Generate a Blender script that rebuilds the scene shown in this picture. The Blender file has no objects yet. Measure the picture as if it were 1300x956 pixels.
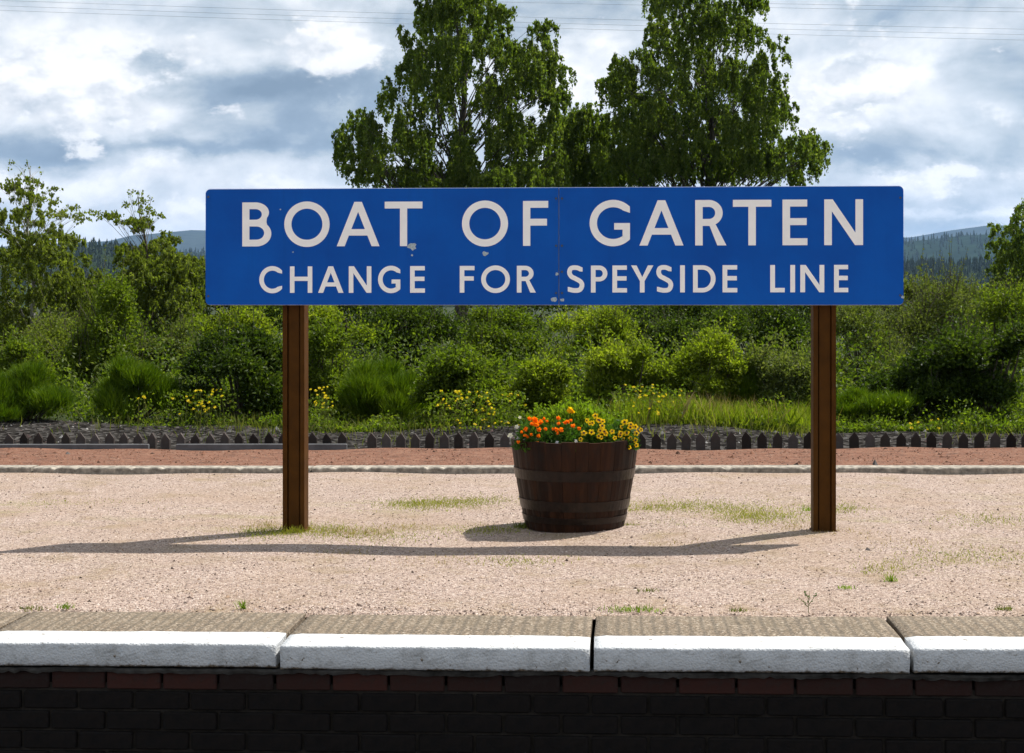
import bpy, math, random
import numpy as np
from mathutils import Vector
from mathutils.geometry import tessellate_polygon
random.seed(7); RNG = np.random.default_rng(7)
sc = bpy.context.scene; COL = sc.collection
R = math.radians
# ------------------------------------------------------------------ camera
F = 2057.0; CX, HY = 650.0, 385.0; YAW = 0.065; CAMZ = 1.2; DS = 8.5
fw = np.array([-math.sin(YAW), math.cos(YAW)]); rt = np.array([math.cos(YAW), math.sin(YAW)])
cam_xy = -DS*fw - (54/F*DS)*rt
cd = bpy.data.cameras.new('camera'); cam = bpy.data.objects.new('camera', cd); COL.objects.link(cam)
cam.location = (cam_xy[0], cam_xy[1], CAMZ); cam.rotation_euler = (R(90), 0, YAW)
cd.sensor_width = 36; cd.lens = 36*F/1300; cd.shift_y = -(478-HY)/1300; cd.clip_end = 60000; cd.clip_start = .05
sc.camera = cam
SLOPE = .0067
def at(px, py, D):                     # point seen at a photo pixel, D metres ahead of the camera
    p = cam_xy + D*fw + (px-CX)/F*D*rt
    return Vector((p[0], p[1], CAMZ-(py-HY)/F*D))
def atz(px, D, z):
    p = at(px, HY, D); p.z = z; return p
def zp(x): return SLOPE*x              # the platform climbs gently to the right
def hit(px, py, dz=0.):                # platform surface seen at a photo pixel
    D = 8.
    for _ in range(30):
        x = at(px, py, D).x
        D = (CAMZ-zp(x)-dz)*F/(py-HY)
    return at(px, py, D)
def on_plane_y(px, py, Y):
    k = (px-CX)/F
    D = (Y-cam_xy[1])/(fw[1]+k*rt[1])
    return at(px, py, D)
# ------------------------------------------------------------------ world, sun
SUN = Vector((.585, .489, 1.19)).normalized()
SUN_EL = math.asin(SUN.z); SUN_AZ = math.atan2(SUN.x, SUN.y)
w = bpy.data.worlds.new('World'); sc.world = w; w.use_nodes = True
class NT:
    def __init__(s, t): s.t = t; s.n = t.nodes; s.l = t.links
    def new(s, ty, **k):
        n = s.n.new(ty)
        for a, v in k.items(): setattr(n, a, v)
        return n
    def put(s, sock, v):
        if isinstance(v, bpy.types.NodeSocket): s.l.new(v, sock)
        elif v is not None: sock.default_value = v
    def m(s, op, a, b=None, c=None, clamp=False):
        n = s.new('ShaderNodeMath', operation=op); n.use_clamp = clamp
        for i, v in enumerate((a, b, c)):
            if v is not None: s.put(n.inputs[i], v)
        return n.outputs[0]
    def noise(s, vec, scale, detail=5, rough=.55, dist=0., col=False):
        n = s.new('ShaderNodeTexNoise'); s.put(n.inputs['Vector'], vec)
        n.inputs['Scale'].default_value = scale; n.inputs['Detail'].default_value = detail
        n.inputs['Roughness'].default_value = rough; n.inputs['Distortion'].default_value = dist
        return n.outputs['Color' if col else 'Fac']
    def vor(s, vec, scale, feat='F1', out='Distance', rnd=1.):
        n = s.new('ShaderNodeTexVoronoi', feature=feat); s.put(n.inputs['Vector'], vec)
        n.inputs['Scale'].default_value = scale; n.inputs['Randomness'].default_value = rnd
        return n.outputs[out]
    def ramp(s, fac, stops, interp='LINEAR'):
        n = s.new('ShaderNodeValToRGB'); n.color_ramp.interpolation = interp; e = n.color_ramp.elements
        while len(e) < len(stops): e.new(.5)
        for i, (p, c) in enumerate(stops):
            e[i].position = p; e[i].color = (*c, 1) if len(c) == 3 else c
        s.put(n.inputs[0], fac); return n.outputs[0]
    def mix(s, f, a, b, mode='MIX'):
        n = s.new('ShaderNodeMix', data_type='RGBA', blend_type=mode)
        s.put(n.inputs[0], f)
        for i, v in ((6, a), (7, b)):
            s.put(n.inputs[i], (*v, 1) if isinstance(v, tuple) and len(v) == 3 else v)
        return n.outputs[2]
    def maprange(s, v, a, b, c=0., d=1.):
        n = s.new('ShaderNodeMapRange'); s.put(n.inputs[0], v)
        for i, x in enumerate((a, b, c, d)): n.inputs[i+1].default_value = x
        return n.outputs[0]
    def scaled(s, vec, sx, sy, sz):
        n = s.new('ShaderNodeMapping'); s.put(n.inputs[0], vec); n.inputs['Scale'].default_value = (sx, sy, sz)
        return n.outputs[0]
W = NT(w.node_tree); W.n.clear()
SKY_STRENGTH = .07; CLOUD_STRENGTH = .60
sky = W.new('ShaderNodeTexSky', sky_type='NISHITA'); sky.sun_disc = False
sky.sun_elevation = SUN_EL; sky.sun_rotation = SUN_AZ; sky.air_density = 1.; sky.dust_density = 1.2
tc = W.new('ShaderNodeTexCoord').outputs['Generated']
sep = W.new('ShaderNodeSeparateXYZ'); W.put(sep.inputs[0], tc)
az = W.m('ADD', W.m('ARCTAN2', sep.outputs[0], sep.outputs[1]), YAW)
el = W.m('ARCSINE', sep.outputs[2])
def comb(a, b, c=0.):
    n = W.new('ShaderNodeCombineXYZ'); W.put(n.inputs[0], a); W.put(n.inputs[1], b); W.put(n.inputs[2], c); return n.outputs[0]
ang = comb(az, W.m('MULTIPLY', el, 1.55))
warp = W.noise(ang, 13, 10, .62, col=True)
ws = W.new('ShaderNodeSeparateXYZ'); W.put(ws.inputs[0], warp)
wx = W.m('ADD', az, W.m('MULTIPLY', W.m('SUBTRACT', ws.outputs[0], .5), .10))
wy = W.m('ADD', el, W.m('MULTIPLY', W.m('SUBTRACT', ws.outputs[1], .5), .055))
# cloud banks: (photo x, photo y, half width, half height, brightness)
BANKS = [(335,105,175,26,-.62),(300,150,150,26,-.30),(250,186,230,13,-.48),(420,85,120,30,-.25),(60,205,90,12,-.22),
         (110,120,70,60,.42),(230,65,75,30,.30),(420,62,65,26,.48),(175,75,40,14,.2),(250,140,100,16,.20),(60,240,160,16,.30),(200,222,90,14,.2),
         (20,110,45,50,.25),(740,85,45,38,.40),(660,20,90,26,-.25),(500,15,160,20,-.22),
         (1030,130,90,45,.38),(1130,90,70,40,.22),(1240,75,60,22,-.30),(1150,195,110,22,-.24),(1260,190,60,28,-.20),
         (1190,235,130,18,.32),(1180,270,220,9,-.10),(1200,281,220,6,.25),(1060,205,60,20,-.2),(1150,20,120,18,-.08),(150,275,220,14,.15)]
tot = None
for (bx, by, rx, ry, amp) in BANKS:
    a0 = math.atan((bx-CX)/F); e0 = math.atan((HY-by)/F)
    dx = W.m('MULTIPLY', W.m('SUBTRACT', wx, a0), F/rx); dy = W.m('MULTIPLY', W.m('SUBTRACT', wy, e0), F/ry)
    r2 = W.m('ADD', W.m('MULTIPLY', dx, dx), W.m('MULTIPLY', dy, dy))
    g = W.m('MULTIPLY', W.m('EXPONENT', W.m('MULTIPLY', r2, -.9)), amp*(.85 if amp < 0 else 1))
    tot = g if tot is None else W.m('ADD', tot, g)
n1 = W.noise(ang, 9, 12, .54, .25)
n2 = W.noise(comb(az, W.m('ADD', W.m('MULTIPLY', el, 1.55), .022)), 9, 12, .54, .25)
lit = W.m('MULTIPLY', W.m('SUBTRACT', n1, n2), 1.5)          # upper sides of the billows catch the light
val = W.m('ADD', W.m('ADD', W.m('ADD', .68, W.m('MULTIPLY', W.m('SUBTRACT', n1, .5), .95)), lit), tot)
ccol0 = W.ramp(val, [(0., (.24, .32, .41)), (.3, (.35, .44, .54)), (.52, (.59, .66, .72)), (.72, (.80, .85, .90)), (1., (1.20, 1.19, 1.18))])
puff = None
for (bx, by, rx, ry, amp) in [b for b in BANKS if b[4] > .1]:
    a0 = math.atan((bx-CX)/F); e0 = math.atan((HY-by)/F)
    dx = W.m('MULTIPLY', W.m('SUBTRACT', wx, a0), F/(rx*.95)); dy = W.m('MULTIPLY', W.m('SUBTRACT', wy, e0), F/(ry*.95))
    g = W.m('MULTIPLY', W.m('EXPONENT', W.m('MULTIPLY', W.m('ADD', W.m('MULTIPLY', dx, dx), W.m('MULTIPLY', dy, dy)), -.8)), min(.34, amp*.75))
    puff = g if puff is None else W.m('ADD', puff, g)
pn = W.m('ADD', W.m('MULTIPLY', W.noise(ang, 16, 13, .60), 1.35), -.175); pn2 = W.noise(comb(W.m('ADD', az, .006), W.m('ADD', W.m('MULTIPLY', el, 1.55), .016)), 16, 13, .58)
pd = W.m('ADD', W.m('ADD', pn, W.m('MULTIPLY', n1, .45)), puff)
pm_ = W.new('ShaderNodeMapRange', interpolation_type='SMOOTHSTEP'); W.put(pm_.inputs[0], pd); pm_.inputs[1].default_value = .84; pm_.inputs[2].default_value = .97
pcol = W.ramp(W.m('ADD', .55, W.m('ADD', W.m('MULTIPLY', W.m('SUBTRACT', W.noise(ang, 16, 13, .58), pn2), 3.2), W.m('MULTIPLY', W.m('SUBTRACT', pd, .95), .9))), [(.15, (.60, .67, .74)), (.5, (.90, .92, .95)), (.85, (1.22, 1.20, 1.18))])
ccol = W.mix(W.m('MULTIPLY', pm_.outputs[0], .85), ccol0, pcol)
cover = W.maprange(W.noise(ang, 5, 6, .5), .38, .52, .86, 1.)
b1 = W.new('ShaderNodeBackground'); W.put(b1.inputs[0], sky.outputs[0]); b1.inputs[1].default_value = SKY_STRENGTH
b2 = W.new('ShaderNodeBackground'); W.put(b2.inputs[0], ccol); b2.inputs[1].default_value = CLOUD_STRENGTH
ms = W.new('ShaderNodeMixShader'); W.put(ms.inputs[0], cover); W.l.new(b1.outputs[0], ms.inputs[1]); W.l.new(b2.outputs[0], ms.inputs[2])
W.l.new(ms.outputs[0], W.new('ShaderNodeOutputWorld').inputs[0])
sl = bpy.data.lights.new('sun', 'SUN'); sl.energy = 5.0; sl.angle = R(.53); sl.color = (1, .955, .88)
so = bpy.data.objects.new('sun', sl); COL.objects.link(so); so.location = (20, 20, 40)
so.rotation_euler = SUN.to_track_quat('Z', 'Y').to_euler()
vs = sc.view_settings; vs.view_transform = 'Standard'; vs.look = 'None'; vs.gamma = 1; vs.exposure = .70
sc.cycles.max_bounces = 8; sc.cycles.transparent_max_bounces = 8; sc.cycles.use_denoising = True
# ------------------------------------------------------------------ helpers
def obj(name, me, mat=None, parent=None, loc=None, label=None, kind=None, smooth=None):
    o = bpy.data.objects.new(name, me); COL.objects.link(o)
    if mat is not None and not me.materials: me.materials.append(mat)
    if parent is not None: o.parent = parent
    if loc is not None: o.location = loc
    if label: o['label'] = label
    if kind: o['kind'] = kind
    return o
def thing(name, label, cat, loc=(0,0,0), group=None, me=None, mat=None):
    o = bpy.data.objects.new(name, me); COL.objects.link(o); o.location = loc
    if me is not None and mat is not None and not me.materials: me.materials.append(mat)
    o['label'] = label; o['category'] = cat
    if group: o['group'] = group
    return o
def mesh(name, V, Fs, smooth=False):
    me = bpy.data.meshes.new(name); me.from_pydata([tuple(v) for v in V], [], [tuple(f) for f in Fs]); me.update()
    if smooth: me.polygons.foreach_set('use_smooth', [True]*len(me.polygons))
    return me
def npmesh(name, V, Q, smooth=False):
    V = np.asarray(V, np.float32); Q = np.asarray(Q, np.int32); k = Q.shape[1]; me = bpy.data.meshes.new(name)
    me.vertices.add(len(V)); me.vertices.foreach_set('co', V.ravel())
    me.loops.add(Q.size); me.loops.foreach_set('vertex_index', Q.ravel())
    me.polygons.add(len(Q)); me.polygons.foreach_set('loop_start', np.arange(0, Q.size, k, dtype=np.int32))
    me.update(calc_edges=True); me.polygons.foreach_set('use_smooth', np.full(len(Q), smooth, bool)); me.update()
    return me
class MB:
    def __init__(s): s.v = []; s.f = []
    def add(s, V, Fs):
        n = len(s.v); s.v += [tuple(v) for v in V]; s.f += [tuple(i+n for i in f) for f in Fs]; return s
    def box(s, x0, x1, y0, y1, z0, z1, b=0., sh=0.):
        # bevelled box; sh shears z with x
        if b <= 0:
            V = [(x, y, z) for z in (z0, z1) for (x, y) in ((x0,y0),(x1,y0),(x1,y1),(x0,y1))]
            Fs = [(3,2,1,0),(4,5,6,7),(0,1,5,4),(1,2,6,5),(2,3,7,6),(3,0,4,7)]
        else:
            V = []; 
            for (z, i) in ((z0, b), (z0+b, 0), (z1-b, 0), (z1, b)):
                c = b if i == 0 else b*1.6
                X0, X1, Y0, Y1 = x0+i*.9, x1-i*.9, y0+i*.9, y1-i*.9
                V += [(X0+c,Y0,z),(X1-c,Y0,z),(X1,Y0+c,z),(X1,Y1-c,z),(X1-c,Y1,z),(X0+c,Y1,z),(X0,Y1-c,z),(X0,Y0+c,z)]
            Fs = [tuple(reversed(range(8))), tuple(range(24, 32))]
            for k in range(3):
                for j in range(8): Fs.append((k*8+j, k*8+(j+1)%8, k*8+8+(j+1)%8, k*8+8+j))
        if sh: V = [(x, y, z+sh*x) for x, y, z in V]
        return s.add(V, Fs)
    def tube(s, pts, radii, n=6, cap=True):
        pts = [Vector(p) for p in pts]; base = len(s.v); V = []
        ref = None
        for i, p in enumerate(pts):
            t = (pts[min(i+1, len(pts)-1)]-pts[max(i-1, 0)])
            t = t.normalized() if t.length > 1e-9 else Vector((0,0,1))
            if ref is None: ref = t.orthogonal().normalized()
            u = (ref-t*ref.dot(t)); u = u.normalized() if u.length > 1e-6 else t.orthogonal().normalized(); ref = u
            v = t.cross(u)
            for k in range(n):
                a = 2*math.pi*k/n; V.append(p+(u*math.cos(a)+v*math.sin(a))*radii[i])
        Fs = [(i*n+k, i*n+(k+1)%n, i*n+n+(k+1)%n, i*n+n+k) for i in range(len(pts)-1) for k in range(n)]
        if cap: Fs += [tuple(reversed(range(n))), tuple(range((len(pts)-1)*n, len(pts)*n))]
        return s.add(V, Fs)
    def poly(s, loops, y0, y1, xf=lambda u, v: (u, v)):
        # extrude a filled outline (first loop outer, others holes) between depths y0 (front) and y1
        flat = [xf(*p) for l in loops for p in l]; n = len(flat)
        tris = tessellate_polygon([[Vector((*p, 0)) for p in l] for l in loops])
        V = [(u, y0, v) for u, v in flat]+[(u, y1, v) for u, v in flat]; Fs = []
        for t in tris:
            a, b, c = (flat[i] for i in t)
            ccw = (b[0]-a[0])*(c[1]-a[1])-(b[1]-a[1])*(c[0]-a[0]) > 0
            t = tuple(t) if ccw else tuple(reversed(t))
            Fs.append(t); Fs.append(tuple(i+n for i in reversed(t)))
        o = 0
        for l in loops:
            k = len(l)
            for i in range(k): Fs.append((o+i, o+i+n, o+(i+1)%k+n, o+(i+1)%k))
            o += k
        return s.add(V, Fs)
    def build(s, name, smooth=False): return mesh(name, s.v, s.f, smooth)
def mat(name, rough=.8, spec=.3):
    m = bpy.data.materials.new(name); m.use_nodes = True; t = NT(m.node_tree)
    p = t.n['Principled BSDF']; p.inputs['Roughness'].default_value = rough; p.inputs['Specular IOR Level'].default_value = spec
    t.p = p; t.geo = t.new('ShaderNodeNewGeometry'); t.pos = t.geo.outputs['Position']; t.isl = t.geo.outputs['Random Per Island']
    t.obj = t.new('ShaderNodeTexCoord').outputs['Object']
    t.orand = t.new('ShaderNodeObjectInfo').outputs['Random']
    return m, t
def setc(t, c): t.put(t.p.inputs['Base Color'], (*c, 1) if isinstance(c, tuple) and len(c) == 3 else c)
def bump(t, h, strength=.5, dist=.01):
    b = t.new('ShaderNodeBump'); b.inputs['Strength'].default_value = strength; b.inputs['Distance'].default_value = dist
    t.put(b.inputs['Height'], h); t.put(t.p.inputs['Normal'], b.outputs[0])
def plain(name, c, rough=.7, spec=.3, var=.25, scale=20, bmp=0.):
    m, t = mat(name, rough, spec); n = t.noise(t.obj, scale, 6, .6)
    setc(t, t.ramp(n, [(.3, tuple(x*(1-var) for x in c)), (.7, tuple(min(1, x*(1+var)) for x in c))]))
    if bmp: bump(t, n, bmp, .01)
    return m
def leafmat(name, cols, trans=.45, rough=.5):
    # cols: list of base colours picked per leaf; light shines through the leaf
    m, t = mat(name, rough, .12)
    big = t.noise(t.pos, .9, 3, .5)
    f = t.m('ADD', t.m('MULTIPLY', t.isl, .75), t.m('MULTIPLY', t.m('SUBTRACT', big, .38), 1.0), clamp=True)
    k = len(cols)-1
    c = t.ramp(f, [(i/k, q) for i, q in enumerate(cols)])
    setc(t, c)
    tr = t.new('ShaderNodeBsdfTranslucent'); t.put(tr.inputs[0], t.mix(1., c, (1.38, 1.5, .5), 'MULTIPLY'))
    mx = t.new('ShaderNodeMixShader'); mx.inputs[0].default_value = trans
    t.l.new(t.p.outputs[0], mx.inputs[1]); t.l.new(tr.outputs[0], mx.inputs[2])
    t.l.new(mx.outputs[0], t.n['Material Output'].inputs[0])
    return m
# ------------------------------------------------------------------ materials
def gravel_mat():
    m, t = mat('pink_gravel', .9, .2)
    v = t.vor(t.pos, 135, 'F1', 'Color'); d = t.vor(t.pos, 135, 'F1', 'Distance')
    s = t.new('ShaderNodeSeparateXYZ'); t.put(s.inputs[0], v)
    stone = t.ramp(s.outputs[0], [(0., (.07,.05,.045)), (.15, (.20,.145,.12)), (.5, (.36,.27,.225)), (.85, (.44,.345,.29)), (1., (.58,.49,.43))])
    gap = t.maprange(d, .5, .95, 0., .55)
    c = t.mix(gap, stone, (.13,.092,.07))
    big = t.noise(t.pos, 1.1, 5, .6); c = t.mix(t.maprange(big, .45, .75, 0., .5), c, (.27,.185,.115)); pat = t.noise(t.pos, 2.6, 7, .7); c = t.mix(t.maprange(pat, .52, .68, 0., .65), c, (.22,.16,.085))
    mo = t.noise(t.scaled(t.pos, 1., 2.2, 1.), 1.3, 6, .65)
    sy = t.new('ShaderNodeSeparateXYZ'); t.put(sy.inputs[0], t.pos)
    band = t.m('EXPONENT', t.m('MULTIPLY', t.m('POWER', t.m('ADD', sy.outputs[1], -.75), 2.), -1.6))
    fac = t.m('MULTIPLY', t.maprange(mo, .52, .66, 0., 1.), t.m('ADD', t.m('MULTIPLY', band, .6), .12))
    fine = t.noise(t.pos, 60, 3, .6); fac = t.m('MULTIPLY', fac, t.maprange(fine, .4, .6))
    c = t.mix(fac, c, (.20,.19,.05)); setc(t, c)
    bump(t, t.m('ADD', t.m('MULTIPLY', d, -1.), t.m('MULTIPLY', t.noise(t.pos, 50, 4), .8)), .9, .008)
    return m
def pebble_mat(name, cols):
    m, t = mat(name, .95, .05)
    setc(t, t.ramp(t.isl, [(i/(len(cols)-1), c) for i, c in enumerate(cols)])); return m
def red_mat():
    m, t = mat('red_ash', .95, .15)
    n = t.noise(t.scaled(t.pos, 1., 1.6, 1.), 6, 8, .7); s = t.vor(t.pos, 70, 'F1', 'Color'); q = t.new('ShaderNodeSeparateXYZ'); t.put(q.inputs[0], s)
    c = t.ramp(n, [(.32, (.055,.026,.016)), (.48, (.14,.062,.038)), (.7, (.185,.094,.060))])
    c = t.mix(t.maprange(q.outputs[0], .75, 1., 0., .6), c, (.25,.165,.12)); c = t.mix(t.maprange(q.outputs[1], .85, .97, 0., .8), c, (.06,.04,.03))
    setc(t, c); bump(t, n, .8, .02); return m
def coping_mat():
    m, t = mat('coping', .88, .2)
    sx = t.new('ShaderNodeSeparateXYZ'); t.put(sx.inputs[0], t.obj)
    g = t.vor(t.obj, 120, 'F1', 'Distance'); gc = t.vor(t.obj, 150, 'F1', 'Color'); q = t.new('ShaderNodeSeparateXYZ'); t.put(q.inputs[0], gc)
    big = t.noise(t.obj, 3.5, 6, .65)
    grit = t.ramp(q.outputs[0], [(0., (.05,.042,.032)), (.3, (.132,.100,.070)), (.75, (.205,.158,.113)), (1., (.34,.29,.23))])
    grit = t.mix(t.maprange(big, .4, .7, 0., .5), grit, (.12,.098,.066))
    # worn tooling grooves running across the stone
    wv = t.new('ShaderNodeTexWave', wave_type='BANDS', bands_direction='X'); t.put(wv.inputs['Vector'], t.obj)
    wv.inputs['Scale'].default_value = 7.; wv.inputs['Distortion'].default_value = 1.2; wv.inputs['Detail'].default_value = 3
    grit = t.mix(t.m('MULTIPLY', t.maprange(wv.outputs[0], .0, .45, 1., 0.), .55), grit, (.075,.062,.047))
    edge = t.m('ADD', sx.outputs[1], t.m('MULTIPLY', t.m('SUBTRACT', t.noise(t.obj, 14, 5, .6), .5), .012))
    paint = t.maprange(edge, .184, .190, 1., 0.)
    chip = t.noise(t.obj, 26, 8, .7)
    low = t.m('ADD', sx.outputs[2], t.m('MULTIPLY', t.m('SUBTRACT', t.noise(t.obj, 18, 6, .7), .5), .045))
    lowm = t.maprange(low, -.084, -.078, 0., 1.)
    paint = t.m('MULTIPLY', paint, t.m('MULTIPLY', t.maprange(chip, .355, .40, .05, 1.), lowm))
    white = t.mix(t.maprange(t.noise(t.obj, 11, 9, .75), .50, .75, 0., .75), (.50,.515,.53), (.17,.165,.15))
    setc(t, t.mix(paint, grit, white))
    h = t.m('ADD', t.m('MULTIPLY', g, -.5), t.m('MULTIPLY', t.noise(t.obj, 45, 6, .6), 1.0))
    bump(t, h, .55, .008); return m
def barrel_mat():
    m, t = mat('oak_stave', .5, .14)
    n = t.noise(t.scaled(t.obj, 30, 30, 2.), 1., 6, .65); r = t.orand
    c = t.ramp(n, [(.25, (.004,.002,.0015)), (.5, (.020,.007,.003)), (.75, (.062,.022,.008))])
    c = t.mix(.35, c, t.ramp(r, [(0., (.006,.003,.002)), (1., (.050,.018,.007))]))
    sz = t.new('ShaderNodeSeparateXYZ'); t.put(sz.inputs[0], t.obj)
    st = t.noise(t.obj, 9, 6, .7); c = t.mix(t.m('MULTIPLY', t.maprange(st, .5, .65), .6), c, (.012,.010,.009))
    setc(t, c); bump(t, n, .5, .004); return m
def bark_mat(name, dark, light, sc_=6):
    m, t = mat(name, .9, .2); n = t.noise(t.scaled(t.obj, sc_, sc_, sc_*.35), 1.5, 6, .65)
    setc(t, t.ramp(n, [(.35, dark), (.62, light)])); bump(t, n, .6, .02); return m
def blue_mat():
    m, t = mat('blue_enamel', .4, .13)
    n = t.noise(t.obj, 2.2, 6, .6); fine = t.noise(t.obj, 16, 6, .7)
    c = t.ramp(n, [(.3, (.0006,.064,.34)), (.7, (.0008,.096,.45))])
    c = t.mix(t.maprange(fine, .62, .8, 0., .3), c, (.01,.14,.46))
    streak = t.noise(t.scaled(t.obj, 22, 1, .8), 1., 5, .6); c = t.mix(t.maprange(streak, .55, .8, 0., .22), c, (.002,.05,.20))
    setc(t, c); t.put(t.p.inputs['Roughness'], t.maprange(fine, .3, .7, .3, .5)); bump(t, fine, .05, .003); return m
def soil_ground_mat():
    m, t = mat('ground_soil', .95, .1)
    n = t.noise(t.pos, .7, 8, .65); c = t.ramp(n, [(.3, (.014,.022,.006)), (.55, (.026,.036,.010)), (.75, (.045,.05,.018))])
    setc(t, c); bump(t, t.noise(t.pos, 8, 6), .8, .05); return m
def ballast_mat():
    m, t = mat('ballast', 1., 0.); v = t.vor(t.pos, 18, 'F1', 'Color'); q = t.new('ShaderNodeSeparateXYZ'); t.put(q.inputs[0], v)
    setc(t, t.ramp(q.outputs[0], [(0., (.008,.0073,.007)), (.6, (.026,.024,.022)), (1., (.075,.07,.066))])); bump(t, t.vor(t.pos, 18), .8, .03); return m
MT = dict(
    gravel=gravel_mat(), red=red_mat(), coping=coping_mat(), stave=barrel_mat(), blue=blue_mat(), ground=soil_ground_mat(), ballast=ballast_mat(),
    pebble=pebble_mat('pebble', [(.035,.027,.023),(.12,.085,.07),(.30,.22,.18),(.38,.29,.24),(.27,.185,.125),(.40,.31,.25),(.58,.49,.43)]),
    redpebble=pebble_mat('red_pebble', [(.03,.02,.016),(.15,.075,.048),(.20,.10,.065),(.25,.155,.115)]),
    rubble=pebble_mat('rubble_stone', [(.010,.009,.0085),(.045,.041,.038),(.10,.092,.086),(.018,.016,.015),(.20,.13,.12),(.02,.018,.017),(.06,.05,.042),(.26,.25,.24),(.03,.027,.025),(.36,.35,.33)]),
    white=plain('white_letter', (.92,.90,.875), .4, .35, .04, 12), edge=plain('pale_metal', (.62,.64,.66), .5, .4, .15, 8),
    brown=plain('brown_post_paint', (.062,.024,.003), .55, .08, .22, 14, .12), hoop=plain('hoop_iron', (.012,.006,.0038), .3, .3, .7, 26, .35),
    chip=plain('bare_steel_chip', (.36,.43,.47), .6, .3, .3, 120), bolt=plain('bolt_head', (.05,.06,.08), .5, .4),
    kerb=plain('kerb_concrete', (.235,.21,.175), .9, .2, .6, 22, .8), picket=None,
    board=plain('weathered_board', (.10,.10,.105), .85, .2, .3, 6, .4), soil=plain('barrel_soil', (.02,.014,.01), .95, .1),
    mortar=plain('old_mortar', (.030,.026,.022), .95, .1, .4, 25, .5), stone=plain('dark_stone', (.08,.07,.065), .85, .2, .4, 40, .4),
    bed=plain('sooty_bed_mortar', (.05,.048,.045), .95, .1, .75, 16, .5),
    hill=None, wire=plain('wire', (.24,.26,.29), .5, .3),
)
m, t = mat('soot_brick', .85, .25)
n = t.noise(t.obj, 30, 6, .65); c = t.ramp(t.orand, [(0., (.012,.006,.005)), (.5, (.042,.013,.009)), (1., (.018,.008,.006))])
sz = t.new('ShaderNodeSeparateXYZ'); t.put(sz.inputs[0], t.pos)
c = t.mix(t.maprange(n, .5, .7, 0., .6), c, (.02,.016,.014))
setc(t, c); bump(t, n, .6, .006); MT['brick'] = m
m, t = mat('shade_black_brick', .85, .2); n = t.noise(t.obj, 30, 6, .65)
setc(t, t.ramp(n, [(.35, (.003,.0025,.0025)), (.7, (.009,.006,.005))])); bump(t, n, .6, .006); MT['shade_brick'] = m  # deep shade on the lower courses is put into this near-black colour
m, t = mat('picket_timber', .85, .1); n = t.noise(t.obj, 12, 6, .65)
setc(t, t.mix(t.maprange(n, .35, .7, 0., .6), t.ramp(t.orand, [(0., (.012,.009,.008)), (.45, (.042,.033,.029)), (1., (.10,.085,.08))]), (.022,.017,.014))); bump(t, n, .4, .01); MT['picket'] = m
LM = dict(
    birch=leafmat('birch_leaf', [(.042,.070,.011),(.076,.115,.019),(.115,.158,.029),(.165,.195,.055)], .56),
    birch2=leafmat('young_birch_leaf', [(0.065, 0.09, 0.012), (0.1, 0.13, 0.018), (0.14, 0.17, 0.034), (0.19, 0.21, 0.07)], 0.52),
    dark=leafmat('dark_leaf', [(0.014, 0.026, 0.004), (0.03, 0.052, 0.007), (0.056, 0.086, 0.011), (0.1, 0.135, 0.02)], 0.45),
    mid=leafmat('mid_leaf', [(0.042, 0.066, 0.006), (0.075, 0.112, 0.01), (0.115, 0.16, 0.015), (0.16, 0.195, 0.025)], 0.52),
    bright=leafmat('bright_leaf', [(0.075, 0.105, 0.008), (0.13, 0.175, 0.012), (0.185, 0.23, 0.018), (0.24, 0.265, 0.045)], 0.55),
    willow=leafmat('willow_leaf', [(0.055, 0.072, 0.014), (0.082, 0.108, 0.024), (0.115, 0.14, 0.036), (0.17, 0.185, 0.08)], 0.46),
    broom=leafmat('broom_twig', [(0.03, 0.064, 0.003), (0.058, 0.108, 0.005), (0.1, 0.155, 0.008), (0.15, 0.205, 0.016)], 0.3),
    grass=leafmat('grass_blade', [(.06,.085,.014),(.10,.12,.022),(.15,.16,.04),(.22,.19,.08)], .40),
    moss=leafmat('turf_blade', [(0.13, 0.16, 0.02), (0.21, 0.22, 0.03), (0.28, 0.25, 0.055)], 0.4),
    plant=leafmat('bedding_leaf', [(.030,.075,.012),(.05,.11,.018),(.08,.15,.022)], .35),
    lime=leafmat('lime_leaf', [(0.09, 0.16, 0.012), (0.15, 0.22, 0.018), (0.21, 0.28, 0.03)], 0.5),
)
def petal(name, c, tr=.35): return leafmat(name, [tuple(x*.8 for x in c), c, tuple(min(1, x*1.15) for x in c)], tr, .6)
PM = dict(yellow=petal('yellow_petal', (.80,.50,.012)), orange=petal('orange_petal', (.85,.235,.010)), white=petal('white_petal', (.62,.58,.64)),
          wild=petal('wild_yellow_petal', (.70,.54,.02)), eye=plain('dark_pansy_eye', (.03,.008,.012), .7), core=plain('flower_core', (.55,.30,.01), .7),
          straw=leafmat('dry_stem', [(.20,.15,.06),(.28,.21,.10),(.34,.27,.14)], .3))
# ------------------------------------------------------------------ setting: ground, platform
YF = hit(704, 820.5).y            # front face of the coping
YB = hit(704, 780).y              # back of the coping
YK = hit(704, 600).y              # front of the rear kerb
YE = hit(704, 572).y              # rear edge of the red strip
XL, XR = -16., 18.
def terrain_z(x, y):
    z = -.95
    if y > YE+.3:
        s = min(1, max(0, (y-(YE+1.4))/5.2)); s = s*s*(3-2*s)
        z = -.95+s*.60
        z += .05*math.sin(x*.9+1.3)*s*max(0, 1-abs(y-12)/6) + .025*math.sin(x*2.3+y)*s
    if y > 40: z += -(min(y, 300)-40)*.006
    return z
def sgrid(name, xs, ys, zf):
    V = [(x, y, zf(x, y)) for y in ys for x in xs]; n = len(xs)
    Q = [(j*n+i, j*n+i+1, j*n+n+i+1, j*n+n+i) for j in range(len(ys)-1) for i in range(n-1)]
    return npmesh(name, V, Q, True)
xs = np.concatenate([[-14000,-5000,-1500,-400,-120,-50], np.arange(-30, 31, .5), [50,120,400,1500,5000,14000]])
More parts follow.
